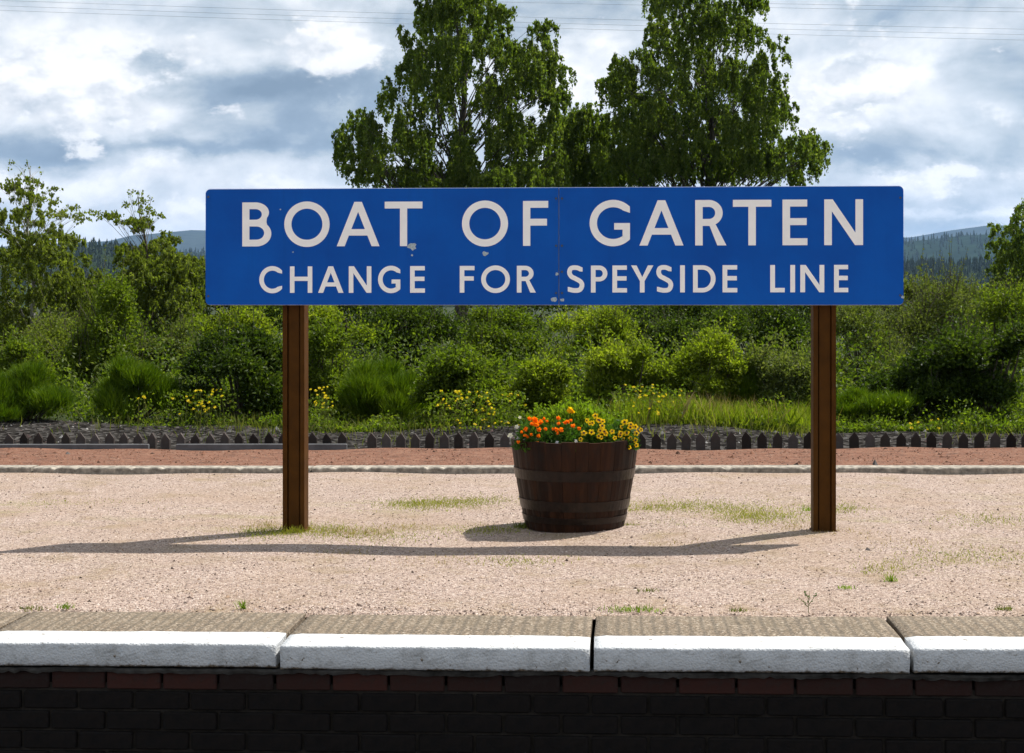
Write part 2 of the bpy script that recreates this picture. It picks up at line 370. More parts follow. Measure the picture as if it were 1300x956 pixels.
ys = np.concatenate([[-3000,-300,-40,-12], np.arange(-8, YE+.1, 2.), np.arange(YE+.35, 24, .4), [26,30,36,45,60,90,150,300,800,2500,7000,14000]])
obj('ground', sgrid('ground', xs, ys, terrain_z), MT['ground'], kind='structure')
me = MB().box(-40, 40, YF-4.35, YF+.02, -.949, -.93).build('trackbed'); obj('trackbed', me, MT['ballast'], kind='structure')
me = MB().box(-40, 40, -40, YF-4.4, -.94, -.35, .02).build('near_platform'); obj('near_platform', me, MT['gravel'], kind='structure')
px_ = np.linspace(XL, XR, 260); py_ = np.linspace(YB-.02, YK+.02, 70)
bumps = lambda x, y: zp(x)+.006*math.sin(x*2.1+y*1.7)+.004*math.sin(x*5.3-y*3.1)-.004-.016*max(0, 1-(y-YB+.03)/.12)
plat = obj('platform', sgrid('platform', px_, py_, bumps), MT['gravel'], kind='structure')
me = sgrid('red_ash_strip', np.linspace(XL, XR, 200), np.linspace(YK+.16, YE+.02, 14), lambda x, y: zp(x)+.012+.008*math.sin(x*1.7+2*y)+.006*math.sin(x*6.1+y*5))
red = obj('red_ash_strip', me, MT['red'], kind='structure')
me = MB().box(XL, XR, YB+.02, YE-.05, -1., -.16, 0, SLOPE).build('platform_core'); obj('platform_core', me, MT['mortar'], kind='structure')
me = MB().box(XL, XR, YE-.05, YE+.02, -1., -.012, 0, SLOPE).build('platform_rear_wall'); obj('platform_rear_wall', me, MT['mortar'], kind='structure')
# coping stones: joints measured along the front edge
fx = lambda px: on_plane_y(px, 835, YF).x
joints = [fx(352), fx(751), fx(1158)]
step = 1.10
while joints[0] > -8: joints.insert(0, joints[0]-step)
while joints[-1] < 9: joints.append(joints[-1]+step)
def coping_stone(x0, x1, seed):
    rg = random.Random(seed); L = x1-x0; dep = YB-YF; sk = rg.uniform(-.05, .05) if seed != 2 else .09
    # profile in (y, z) from the underside at the back round the painted nosing
    prof = [(dep, -.15), (.11, -.150), (.10, -.090), (.022, -.087), (.004, -.084), (0, -.074), (-.002, -.045), (0, -.012), (.002, -.004), (.009, .000), (.10, .002), (.19, .003), (.32, .003), (.46, .002), (dep-.012, .001), (dep, -.010)]
    nx = 26; V = []; n = len(prof)
    for i in range(nx+1):
        u = i/nx; e = min(u, 1-u)*L; inset = max(0, .006-e*.5) if e < .012 else 0
        for k, (y, z) in enumerate(prof):
            jy = 0 if k in (0, 15) else     .0010*math.sin(u*31+k*1.9+seed)+rg.uniform(-.0006, .0006)
            jz = .0008*math.sin(u*17+seed*2.1+k)+rg.uniform(-.0004, .0004)
            g = .0062
            xx = x0+g+u*(L-2*g)+(rg.uniform(-.002, .002) if 0 < i < nx else (rg.uniform(0,.004)*(1 if i == 0 else -1)))
            V.append((xx-x0, y+jy+inset, z+jz-inset*.6))
    Q = [(i*n+k, i*n+n+k, i*n+n+k+1, i*n+k+1) for i in range(nx) for k in range(n-1)]
    Fs = Q+[tuple(range(n)), tuple(reversed(range(nx*n, nx*n+n)))]
    me = mesh('coping_stone', V, Fs, False)
    for p in me.polygons: p.use_smooth = len(p.vertices) == 4
    return me
for i in range(len(joints)-1):
    dz = random.uniform(-.004, .004)
    o = obj('coping_stone', coping_stone(joints[i], joints[i+1], i), MT['coping'], plat, (joints[i], YF, zp(joints[i])+dz))
    o.rotation_euler = (0, -SLOPE+random.uniform(-.002, .002), random.uniform(-.003, .003))
# brick face under the coping: bricks recessed behind the coping nose, mortar wall behind
wall = obj('platform_wall', MB().box(-9, 10, YF+.048, YF+.3, -.95, -.152, 0, SLOPE).build('platform_wall'), MT['mortar'], kind='structure')
V = []; nb_ = 500
for i in range(nb_):
    x = -5+10.5*i/nb_; a = random.gauss(0, .0016)+.0015*math.sin(x*7); y = YF+.018+random.gauss(0, .0015)+.004*math.sin(x*11)
    V += [(x, YF+.06, zp(x)-.094), (x, y+.004, zp(x)-.093+a*.5), (x, y, zp(x)-.100+a), (x, y+.005, zp(x)-.111+a*1.6), (x, YF+.06, zp(x)-.112)]
me = mesh('mortar_bed', V, [(i*5+k, i*5+5+k, i*5+6+k, i*5+1+k) for i in range(nb_-1) for k in range(4)]); obj('mortar_bed', me, MT['bed'], wall)
BL, BH = .204, .072
bm_s = [MB().box(-BL/2+.005, BL/2-.005, -.02+random.uniform(-.002,.002), .05, -BH/2+.005, BH/2-.005, .004).build('brick') for _ in range(3)]
for k in bm_s: k.materials.append(MT['brick'])
bm_b = [k.copy() for k in bm_s]
for k in bm_b: k.materials[0] = MT['shade_brick']
row0 = -.104
for r in range(9):
    zc = row0-BH*(r+.5)
    for i in range(-11, 12):
        x = i*BL+(BL/2 if r % 2 else 0)+.03
        if abs(x) > 2.3: continue
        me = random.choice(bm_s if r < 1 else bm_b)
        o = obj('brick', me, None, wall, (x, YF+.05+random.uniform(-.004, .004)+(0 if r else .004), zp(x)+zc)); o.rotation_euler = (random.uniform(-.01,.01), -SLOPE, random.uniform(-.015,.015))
# the row right beside the mortar bed hides behind it: keep the bed above it
# rear kerb
kx = XL
while kx < XR:
    L = random.uniform(1.5, 2.2); b = MB()
    V = []; nx = 64
    for i in range(nx+1):
        u = kx+.006+(L-.012)*i/nx; r1, r2, r3 = (random.uniform(-.007, .007) for _ in range(3)); dr = -.012 if random.random() < .07 else 0
        V += [(u-kx, .0, -.1), (u-kx, .0+r1*.3, .027+r2*.5+dr), (u-kx, .006+r1*.5, .035+r2*.35+dr), (u-kx, .16+r3, .036), (u-kx, .17, -.1)]
    Q = [(i*5+k, i*5+5+k, i*5+6+k, i*5+1+k) for i in range(nx) for k in range(4)]+[(0,1,2,3,4), tuple(nx*5+k for k in (4,3,2,1,0))]
    me = mesh('kerb_stone', V, Q); me.materials.append(MT['kerb'])
    o = obj('kerb_stone', me, None, plat, (kx, YK, zp(kx))); o.rotation_euler = (0, -SLOPE+random.uniform(-.002,.002), random.uniform(-.003,.003)); kx += L
# pebbles, rubble: low polyhedra scattered as real stones
def stones(P, S, kind):
    N = len(P); a = RNG.uniform(0, 6.283, N); base = np.array([[1,0,0],[.25,.9,.1],[-.85,.5,0],[-.8,-.55,.05],[.3,-.95,0],[0.1,0,1.]])
    J = base[None]+RNG.normal(0, .18, (N,6,3)); J *= np.stack([S*RNG.uniform(.7,1.4,N), S, S*RNG.uniform(.5,1.1,N)], 1)[:,None,:]
    ca, sa = np.cos(a)[:,None], np.sin(a)[:,None]
    X = J[:,:,0]*ca-J[:,:,1]*sa; Y = J[:,:,0]*sa+J[:,:,1]*ca
    V = np.stack([X, Y, J[:,:,2]], 2)+P[:,None,:]
    f = np.array([[0,1,5],[1,2,5],[2,3,5],[3,4,5],[4,0,5]])
    return npmesh(kind, V.reshape(-1,3), (f[None]+(np.arange(N)*6)[:,None,None]).reshape(-1,3))
N = 50000
gx = RNG.uniform(-4.2, 4.6, N); gy = YB+.01+(YK-YB-.02)*RNG.uniform(0, 1, N)**1.5
P = np.stack([gx, gy, zp(gx)+.006*np.sin(gx*2.1+gy*1.7)+.004*np.sin(gx*5.3-gy*3.1)-.005-.014*np.maximum(0, 1-(gy-YB+.03)/.12)], 1)
obj('loose_gravel', stones(P, RNG.uniform(.0025, .006, N)*(1+RNG.uniform(0,1,N)**20*1.0), 'loose_gravel'), MT['pebble'], kind='stuff')
N = 9000
gx = RNG.uniform(-6, 6.5, N); gy = RNG.uniform(YK+.2, YE-.02, N); P = np.stack([gx, gy, zp(gx)+.012+.008*np.sin(gx*1.7+2*gy)+.006*np.sin(gx*6.1+gy*5)-.002], 1)
obj('red_grit', stones(P, RNG.uniform(.004, .009, N)*(1+RNG.uniform(0,1,N)**24*2.), 'red_grit'), MT['redpebble'], kind='stuff')
N = 36000
gx = RNG.uniform(-9, 9, N); gy = RNG.uniform(YE+.5, YE+6.9, N); keep = RNG.uniform(0,1,N) < np.clip(1.25-(gy-YE)/8, .2, 1); gx, gy = gx[keep], gy[keep]
P = np.array([(x, y, terrain_z(x, y)-.01) for x, y in zip(gx, gy)])
obj('rubble', stones(P, RNG.uniform(.014, .036, len(P))*(1+RNG.uniform(0,1,len(P))**14*.9), 'rubble'), MT['rubble'], kind='stuff')
rb = sgrid('rubble_bank', np.arange(-20, 21, .25), np.arange(YE+.4, YE+6.9, .2), lambda x, y: terrain_z(x, y)+.012+.012*math.sin(x*9+y*4)*math.sin(y*7-x*3)); obj('rubble_bank', rb, MT['ballast'], kind='structure')
# ------------------------------------------------------------------ station sign
def sx(px, py): 
    p = on_plane_y(px, py, 0.); return p.x
def sz_(px, py): return on_plane_y(px, py, 0.).z
BX0, BX1, BXS = sx(261, 310), sx(1147, 310), sx(709.5, 310)
BZ0, BZ1 = sz_(704, 387), sz_(704, 238.5)
pL, pR = hit(371.5, 674), hit(1048, 676)
sign = thing('station_sign', 'long blue enamel station sign with white capitals on two brown posts', 'sign', (0, 0, 0))
def rrect(x0, x1, z0, z1, rl, rr, n=7):
    L = []
    for (cx, cz, r, a0) in ((x1-rr, z0+rr, rr, -90), (x1-rr, z1-rr, rr, 0), (x0+rl, z1-rl, rl, 90), (x0+rl, z0+rl, rl, 180)):
        if r < 1e-4: L.append((cx, cz)); continue
        for k in range(n+1): a = R(a0+90*k/n); L.append((cx+r*math.cos(a), cz+r*math.sin(a)))
    return L
bk = MB().poly([rrect(BX0-.002, BX1+.002, BZ0-.002, BZ1+.0035, .026, .026)], .012, .034).build('backing_board'); obj('backing_board', bk, MT['edge'], sign)
pa = obj('sign_panel', MB().poly([rrect(BX0, BXS-.0018, BZ0, BZ1, .024, 0)], 0, .0115).build('sign_panel'), MT['blue'], sign)
pb = obj('sign_panel', MB().poly([rrect(BXS+.0018, BX1, BZ0, BZ1, 0, .024)], 0, .0115).build('sign_panel'), MT['blue'], sign)
# letter outlines in units of the cap height: u from 0 to wd, v from 0 to 1, stroke s
def arc(cx, cy, rx, ry, a0, a1, n=22): return [(cx+rx*math.cos(R(a0+(a1-a0)*k/n)), cy+ry*math.sin(R(a0+(a1-a0)*k/n))) for k in range(n+1)]
def spline(pts, n=8):
    out = []; P = [pts[0]]+pts+[pts[-1]]
    for i in range(1, len(P)-2):
        for k in range(n):
            t = k/n; a, b, c, d = (np.array(P[j]) for j in (i-1, i, i+1, i+2))
            out.append(tuple(.5*(2*b+(c-a)*t+(2*a-5*b+4*c-d)*t*t+(3*b-a-3*c+d)*t**3)))
    return out+[pts[-1]]
def glyph(ch, w, s):
    q = s*.94                                                       # horizontal strokes a touch thinner
    if ch == 'I': return [[(0,0),(w,0),(w,1),(0,1)]]
    if ch == 'T': m = w/2; return [[(m-s/2,0),(m+s/2,0),(m+s/2,1-q),(w,1-q),(w,1),(0,1),(0,1-q),(m-s/2,1-q)]]
    if ch == 'L': return [[(0,0),(w,0),(w,q),(s,q),(s,1),(0,1)]]
    if ch == 'F': return [[(0,0),(s,0),(s,.45),(w*.95,.45),(w*.95,.45+q),(s,.45+q),(s,1-q),(w,1-q),(w,1),(0,1)]]
    if ch == 'E': return [[(0,0),(w,0),(w,q),(s,q),(s,.44),(w*.97,.44),(w*.97,.44+q),(s,.44+q),(s,1-q),(w*.99,1-q),(w*.99,1),(0,1)]]
    if ch == 'H': return [[(0,0),(s,0),(s,.45),(w-s,.45),(w-s,0),(w,0),(w,1),(w-s,1),(w-s,.45+q),(s,.45+q),(s,1),(0,1)]]
    if ch == 'N': t_ = s*1.18; return [[(0,0),(s,0),(s,.74),(w-t_*.9,0),(w,0),(w,1),(w-s,1),(w-s,.27),(t_*.95,1),(0,1)]]
    if ch == 'Y': m = w/2; t_ = s*1.18; return [[(m-s/2,0),(m+s/2,0),(m+s/2,.42),(w,1),(w-t_,1),(m,.57),(t_,1),(0,1),(m-s/2,.42)]]
    if ch == 'A':
        m = w/2; t_ = s*1.10; a = s*.52; k = (m-a)                    # outer edge runs (0,0)-(m-a,1)
        ins = lambda v: t_+k*v*.985; c0, c1 = .24, .24+q*.95
        apex = min((m-t_)/(k*.985), .90)
        return [[(0,0),(t_,0),(ins(c0),c0),(w-ins(c0),c0),(w-t_,0),(w,0),(m+a,1),(m-a,1)], [(ins(c1),c1),(w-ins(c1),c1),(m,apex)]]
    if ch == 'O': return [arc(w/2,.5,w/2,.515,0,360,44)[:-1], arc(w/2,.5,w/2-s,.515-s,0,360,44)[:-1]]
    if ch == 'C':
        rx = w*.57; return [arc(rx,.5,rx,.515,42,318,34)+[(rx*1.743,.27)]+arc(rx,.5,rx-s,.515-s,308,52,34)+[(rx*1.743,.73)]]
    if ch == 'G':
        rx = w*.575; cx = rx; W_ = w*.985
        o = arc(cx,.5,rx,.515,45,312,34); i = arc(cx,.5,rx-s,.515-s,309,52,34)+[(W_,.725)]
        return [o+[(W_,.137),(W_,.50),(w*.60,.50),(w*.60,.50-q*.95),(W_-s,.50-q*.95),(W_-s,.155)]+i]
    if ch == 'D':
        k = w*.42; return [[(0,0)]+arc(k,.5,w-k,.5,-90,90,26)+[(0,1)], [(s,q)]+arc(k,.5,w-k-s,.5-q,-90,90,26)+[(s,1-q)]]
    if ch == 'P':
        k = w*.50; y0 = .41; c = (1+y0)/2; h = (1-y0)/2
        return [[(0,0),(s,0),(s,y0)]+arc(k,c,w-k,h,-90,90,20)+[(0,1)], [(s,y0+q)]+arc(k,c,w-k-s,h-q,-90,90,20)+[(s,1-q)]]
    if ch == 'R':
        k = w*.44; y0 = .43; c = (1+y0)/2; h = (1-y0)/2; bx = w*.88
        return [[(0,0),(s,0),(s,y0),(w*.46,y0),(w-s*1.22,0),(w,0)]+[(w*.66,y0+.025)]+arc(k,c,bx-k,h,-62,90,20)+[(0,1)], [(s,y0+q)]+arc(k,c,bx-k-s,h-q,-90,90,20)+[(s,1-q)]]
    if ch == 'B':
        k0 = w*.48; k = w*.45; m0 = .53-q/2; m1 = .53+q/2
        return [[(0,0)]+arc(k0,.29,w-k0,.29,-90,44,20)+[(w*.832,.557)]+arc(k,.77,w*.468,.23,-32,90,20)+[(0,1)],
                [(s,q)]+arc(k0,(q+m0)/2,w-k0-s,(m0-q)/2,-90,90,18)+[(s,m0)], [(s,m1)]+arc(k,(m1+1-q)/2,w*.918-k-s,(1-q-m1)/2,-90,90,18)+[(s,1-q)]]
    if ch == 'S':
        hs = s/2; x0, x1 = hs, w-hs
        cl = spline([(x1-.03,.855),(w*.56,1-hs+.008),(w*.25,.90),(x0+.015,.745),(w*.26,.60),(w*.5,.515),(w*.78,.405),(x1,.265),(w*.74,.105),(w*.42,hs-.008),(x0-.03,.125)])
        Lf, Rt = [], []
        for i, p in enumerate(cl):
            a, b = cl[max(i-1,0)], cl[min(i+1,len(cl)-1)]; dx, dy = b[0]-a[0], b[1]-a[1]; d = math.hypot(dx, dy)
            nx_, ny_ = -dy/d*hs, dx/d*hs; Lf.append((p[0]+nx_, p[1]+ny_)); Rt.append((p[0]-nx_, p[1]-ny_))
        for l in (Lf, Rt): l[0] = (w*.90, l[0][1]); l[-1] = (w*.06, l[-1][1])
        return [Lf+Rt[::-1]]
L1 = [('B',307.7,344.5),('O',361,418.5),('A',427.6,481.8),('T',488.5,536.3),('O',586.5,645),('F',664,696),('G',748.5,800.5),('A',811.8,867.7),('R',882.6,922.2),('T',930.4,979.2),('E',993.4,1025),('N',1046.4,1095.6)]
L2 = [('C',329.3,358.3),('H',368.2,396.5),('A',403.9,436.1),('N',442.9,471.5),('G',480,508.7),('E',520.7,539.5),('F',583.7,602.4),('O',610.9,647.4),('R',656.2,680.3),
      ('S',719.5,741.8),('P',750.2,771.1),('E',777.5,796),('Y',801.2,829.5),('S',832.7,854.6),('I',863.4,869.4),('D',879.8,908.4),('E',917.3,936),('L',977.8,996.2),('I',1003.3,1009.3),('N',1016,1046.4),('E',1058.8,1076.8)]
for row, (t0, t1), (b0, b1), st in ((L1, (257.0, 253.0), (312.9, 311.2), .163), (L2, (338.4, 336.2), (371.9, 371.0), .172)):
    for ch, a, b in row:
        k = (.5*(a+b)-320)/760; zt = sz_(.5*(a+b), t0+(t1-t0)*k); zb = sz_(.5*(a+b), b0+(b1-b0)*k)
        x0, x1 = sx(a, 320), sx(b, 320); h = zt-zb
        gl = glyph(ch, (x1-x0)/h, st)
        me = MB().poly(gl, -.0022, .0008, lambda u, v: (x0+u*h, zb+v*h)).build('letter')
        obj('letter', me, MT['white'], pa if .5*(a+b) < 709 else pb)
# enamel chips and the bolts along the seam
def chip(px, py, r, par, seed):
    rg = random.Random(seed); c = on_plane_y(px, py, 0.)
    l = [(c.x+r*1.15*math.cos(a)*k, c.z+r*math.sin(a)*k) for a, k in ((2*math.pi*i/13, rg.uniform(.6, 1.15)) for i in range(13))]
    obj('enamel_chip', MB().poly([l], -.0008 if seed else -.0030, .0004).build('enamel_chip'), MT['chip'], par)
for i, (x, y, r) in enumerate([(523,313,.022),(616,322,.014),(523,324,.006),(704,380,.016),(707,348,.008),(372,320,.004),(356,266,.005)]): chip(x, y, r, pa, i+1)
chip(714, 381, .010, pb, 21); chip(1146, 377, .008, pb, 22)
for x, ys_ in ((706, (252, 312, 372)), (713.5, (252, 312, 345, 372)), (1143, (251, 375)), (264.5, (250, 376))):
    for y in ys_:
        c = on_plane_y(x, y, 0.); obj('bolt', MB().poly([[(c.x+.006*math.cos(k*.785), c.z+.006*math.sin(k*.785)) for k in range(8)]], -.004, .001).build('bolt'), MT['bolt'], pa if x < 709 else pb)
# posts: steel sections with a recessed web between two flanges
def post(p):
    h = .0585; b = MB()
    pr = [(-h,.040),(-h,.153),(h,.153),(h,.040),(h-.022,.040),(h-.022,.056),(h-.026,.060),(h-.030,.060),(h-.030,.050),(-h+.031,.050),(-h+.031,.066),(-h+.024,.066),(-h+.024,.040)]
    V = [(p.x+u, v, z) for z in (zp(p.x)-.3, BZ1-.03) for u, v in pr]; n = len(pr)
    tris = tessellate_polygon([[Vector((*q, 0)) for q in pr]])
    b.add(V, [(i, i+n, (i+1)%n+n, (i+1)%n) for i in range(n)]+[tuple(i+n for i in t) for t in tris])
    me = b.build('post'); return obj('post', me, MT['brown'], sign)
for p in (pL, pR):
    o = post(p)
    for z in (BZ0+.1, BZ1-.12): obj('clamp', MB().box(p.x-.09, p.x+.09, .0345, .0395, z-.02, z+.02).build('clamp'), MT['bolt'], sign)
    obj('base_collar', MB().box(p.x-.066, p.x+.066, .034, .160, zp(p.x)-.05, zp(p.x)+.004, .002).build('base_collar'), MT['brown'], o)
# ------------------------------------------------------------------ barrel planter
BC = hit(729.5, 667.5); BC.z = zp(BC.x)-.004
HB = .478
def brad(z): u = z/HB; return .264+.081*u+.007*math.sin(math.pi*u)
barrel = thing('barrel_planter', 'dark brown half barrel planter standing on the gravel under the sign', 'planter', BC)
NS = 26; ang_ = np.cumsum(RNG.uniform(.75, 1.25, NS)); ang_ = ang_/ang_[-1]*2*math.pi
for k in range(NS):
    a0, a1 = (ang_[k-1] if k else 0), ang_[k]; a0 += .0022; a1 -= .0022; V = []; zs = np.linspace(0, HB+random.uniform(-.004,.004), 9); dr = random.uniform(-.0012, .0012)
    for z in zs:
        for a, o_ in ((a0, -.0025), ((a0*2+a1)/3, 0), ((a0+a1*2)/3, 0), (a1, -.0025), (a1, -.028), (a0, -.028)):
            r = brad(z)+o_+dr; V.append((r*math.cos(a), r*math.sin(a), z))
    Q = [(i*6+j, i*6+(j+1)%6, i*6+6+(j+1)%6, i*6+6+j) for i in range(8) for j in range(6)]+[(5,4,3,2,1,0), tuple(48+j for j in range(6))]
    obj('stave', mesh('stave', V, Q), MT['stave'], barrel)
def hoop(z0, z1, th=.0035):
    n = 72; V = []
    for k in range(n):
        a = 2*math.pi*k/n
        for z, o_ in ((z0, .0), (z0, th), (z1, th), (z1, 0)): V.append(((brad(z)+o_+.0005)*math.cos(a), (brad(z)+o_+.0005)*math.sin(a), z))
    return mesh('hoop', V, [(k*4+j, ((k+1)%n)*4+j, ((k+1)%n)*4+(j+1)%4, k*4+(j+1)%4) for k in range(n) for j in range(4)])
for z0, z1 in ((.272, .326), (.112, .164), (.045, .078)): obj('hoop', hoop(z0, z1), MT['hoop'], barrel)
me = MB().tube([(0,0,.3),(0,0,.425)], [.27,.29], 32).build('soil'); obj('soil', me, MT['soil'], barrel)
# ------------------------------------------------------------------ leaf makers
def leaf_quads(P, A, L, Wd, fold=.25):
    # one folded rhombus per point: P centre, A unit direction, L length, Wd width
    N = len(P); A = A/np.maximum(np.linalg.norm(A, axis=1, keepdims=True), 1e-6)
    r = RNG.normal(0, 1, (N,3)); B = np.cross(A, r); B /= np.maximum(np.linalg.norm(B, axis=1, keepdims=True), 1e-6); C = np.cross(A, B)
    L = np.broadcast_to(np.asarray(L, float), (N,))[:,None]; Wd = np.broadcast_to(np.asarray(Wd, float), (N,))[:,None]
    V = np.stack([P-A*L*.5, P+B*Wd*.5+C*Wd*fold-A*L*.06, P+A*L*.5, P-B*Wd*.5+C*Wd*fold-A*L*.06], 1).reshape(-1,3)
    return V, np.arange(N*4).reshape(-1,4)
def unit(N):
    v = RNG.normal(0, 1, (N,3)); return v/np.linalg.norm(v, axis=1, keepdims=True)
def merge(parts):
    Vs, Qs, o = [], [], 0
    for V, Q in parts: Vs.append(V); Qs.append(Q+o); o += len(V)
    return np.concatenate(Vs), np.concatenate(Qs)
def blades(P, A, L, Wd, bend=.3):
    # thin pointed blade: quad with a narrow tip
    N = len(P); A = A/np.linalg.norm(A, axis=1, keepdims=True); a = RNG.uniform(0, 6.283, N); B = np.stack([np.cos(a), np.sin(a), 0*a], 1)
    L = np.broadcast_to(np.asarray(L, float), (N,))[:,None]; Wd = np.broadcast_to(np.asarray(Wd, float), (N,))[:,None]
    k = RNG.normal(0, bend, (N,3))*np.array([1,1,.15]); mid = P+A*L*.55; tip = P+A*L+k*L*.5
    V = np.stack([P-B*Wd*.5, P+B*Wd*.5, mid+B*Wd*.38+k*L*.12, tip, mid-B*Wd*.38+k*L*.12], 1).reshape(-1,3)
    return V, np.arange(N*5).reshape(-1,5)
# ------------------------------------------------------------------ trees
BARK = dict(birch=bark_mat('birch_bark', (.06,.05,.045), (.50,.48,.44)), old=bark_mat('old_birch_bark', (.02,.017,.014), (.10,.085,.07)), shrub=bark_mat('shrub_bark', (.035,.028,.02), (.10,.085,.06)))
def limb_path(a, b, sag=.12, n=5):
    a, b = Vector(a), Vector(b); L = (b-a).length; j = Vector((random.uniform(-1,1), random.uniform(-1,1), random.uniform(.2,1)))*L*sag
    return [a.lerp(b, k/n)+j*math.sin(math.pi*k/n) for k in range(n+1)]
def hanging_birch(label, basepx, D, lobes, nleaf, L, Wd, lm, bark, trunk_r, droop=1., name='birch_tree', group=None, depth=.8, layers=3, ground=-.5):
    base = atz(basepx, D, ground); tr = thing(name, label, 'tree', base, group)
    k = D/F; LB = []
    xs_ = [l[0] for l in lobes]; wid = (max(xs_)-min(xs_))*k/2+.5; mx = (max(xs_)+min(xs_))/2
    for (cx, cy, rx, ry) in lobes:
        c = at(cx, cy, D)-base; off = (cx-mx)*k; room = math.sqrt(max(.15, 1-(off/wid)**2))*wid*depth
        for q in range(layers):
            d = (q-(layers-1)/2)/max(1, (layers-1)/2)*room*.75+random.uniform(-.2,.2)*room
            jit = 0 if q == layers//2 else .35
            LB.append((Vector((c.x-fw[0]*-d+random.uniform(-1,1)*rx*k*jit, c.y+fw[1]*d, c.z-random.uniform(0,1)*ry*k*jit)), rx*k*random.uniform(.85,1.), ry*k*random.uniform(.85,1.)))
    top = max(l[0].z+l[2] for l in LB); tm = MB()
    ax = [Vector((0,0,0))]; nk = 9; tx = np.mean([l[0].x for l in LB]); 
    topl = max(LB, key=lambda l: l[0].z)
    for i in range(1, nk+1):
        u = i/nk; ax.append(Vector((topl[0].x*u*u+math.sin(i*1.3+D)*.02*top*(u), topl[0].y*u*u+math.cos(i*1.7)*.015*top*u, topl[0].z*u)))
    tm.tube(ax, [trunk_r*(1.25 if i == 0 else 1)*(1-.93*i/nk) for i in range(nk+1)], 9)
    def axis(z):
        u = max(0, min(.999, z/topl[0].z))*nk; i = int(u); return ax[i].lerp(ax[i+1], u-i)
    for c, rx, rz in LB:
        zs0 = max(.12*top, c.z-rz*.3-math.hypot(c.x, c.y)*random.uniform(.7, 1.1)); s = axis(min(zs0, .95*topl[0].z))
        r0 = max(.009, trunk_r*.2*(1-zs0/top)); e = c+Vector((0,0,rz*.5)); pth = limb_path(s, e, .10, 5)
        tm.tube(pth, [r0*(1-.85*i/5) for i in range(6)], 5, False)
        for _ in range(3):
            t_ = c+Vector((random.uniform(-1,1)*rx*.8, random.uniform(-1,1)*rx*.8, random.uniform(.1,.9)*rz)); tm.tube(limb_path(pth[3], t_, .1, 3), [r0*.35, r0*.26, r0*.16, r0*.06], 4, False)
    obj('trunk', tm.build('trunk', True), bark, tr)
    LC = []
    for c, rx, rz in LB:
        for _ in range(4):
            v = unit(1)[0]*RNG.uniform(.35,.8); f = RNG.uniform(.38,.68); LC.append((c+Vector((v[0]*rx, v[1]*rx, v[2]*rz)), rx*f, rz*f*.9))
    LB = LC
    wts = np.array([rx*rx*rz for _, rx, rz in LB])**.75; wts /= wts.sum(); parts = []
    for (c, rx, rz), wt in zip(LB, wts):
        n = int(nleaf*wt); ns = max(3, n//36)
        u = unit(ns); u[:,2] = np.abs(u[:,2])-.08; rad = RNG.uniform(.3, 1., (ns,1))**.6*(1+np.abs(RNG.normal(0,.17,(ns,1))))
        S = np.array(c)+u*rad*np.array([rx, rx, rz]); out = u*np.array([1,1,0])*.35+RNG.normal(0,.12,(ns,3)); 
        ln = rz*RNG.uniform(.5, 2.3, ns)*droop
        sid = RNG.integers(0, ns, n); tt = RNG.uniform(0, 1, n)
        P = S[sid]+out[sid]*(np.sin(tt*1.8)*rx*.35)[:,None]; P[:,2] += (.18*tt-1.05*tt*tt)*ln[sid]; P += RNG.normal(0, .012+L*.19, (n,3))
        A = RNG.normal(0,.42,(n,3))+np.array([0,0,-.85]); parts.append(leaf_quads(P, A, L*RNG.uniform(.6,1.25,n), Wd*RNG.uniform(.7,1.2,n)))
    V, Q = merge(parts); obj('crown', npmesh('crown', V, Q), lm, tr)
    return tr
Z2 = lambda x, y, rx, ry: (420+x/2.031, y/2.031, rx/2.031, ry/2.031)
lob1 = [Z2(*a) for a in [(330,-40,80,70),(300,25,75,60),(385,20,60,60),(255,60,48,50),(430,75,55,50),(275,130,60,60),(360,120,60,60),(200,120,42,40),(535,95,45,45),(575,150,40,60),(470,150,60,60),(220,200,50,60),(300,230,60,70),(410,230,62,70),(520,220,62,60),(585,240,38,50),(155,250,30,50),(180,330,34,70),(75,340,56,60),(35,380,30,60),(110,400,40,70),(240,350,55,90),(330,360,55,90),(420,360,60,90),(510,350,50,80),(560,330,40,70),(180,430,50,60),(290,480,70,60),(420,480,80,60),(530,450,50,60),(350,440,70,60),(480,420,60,60),(240,440,60,60),(90,430,40,50),(585,420,40,70)]]
lob2 = [Z2(*a) for a in [(870,-40,60,60),(960,-50,60,60),(850,25,42,50),(920,35,50,60),(1010,30,50,60),(1075,30,45,50),(830,100,36,60),(900,120,46,70),(985,110,56,70),(1070,100,46,60),(1120,165,40,45),(760,170,52,50),(740,230,55,60),(800,240,50,80),(870,230,44,90),(960,210,60,80),(1050,200,60,70),(1110,230,55,60),(1165,290,46,50),(760,320,66,80),(850,330,56,80),(930,310,60,80),(1020,300,64,80),(1100,320,64,70),(1215,385,56,46),(1150,390,60,60),(1260,400,26,40),(830,420,70,60),(950,420,70,60),(1060,420,70,60),(720,400,50,60),(890,400,70,60),(1010,400,70,60),(780,420,60,60),(1130,430,60,50),(1200,440,50,40)]]
lob3 = [Z2(*a) for a in [(600,330,40,60),(655,300,45,50),(720,330,36,50),(600,430,60,70),(680,440,70,70),(760,430,60,70),(640,320,40,60),(680,350,46,70),(610,360,36,70),(650,410,55,70),(700,430,50,60)]]
hanging_birch('tall weeping silver birch rising behind the left half of the sign', 585, 56, lob1, 128000, .125, .072, LM['birch'], BARK['old'], .26)
hanging_birch('tall weeping silver birch rising behind the right half of the sign', 900, 58, lob2, 134000, .125, .072, LM['birch'], BARK['old'], .27)
hanging_birch('low dark birch filling the gap between the two tall birches', 735, 62, lob3, 36000, .13, .075, LM['birch'], BARK['old'], .14)
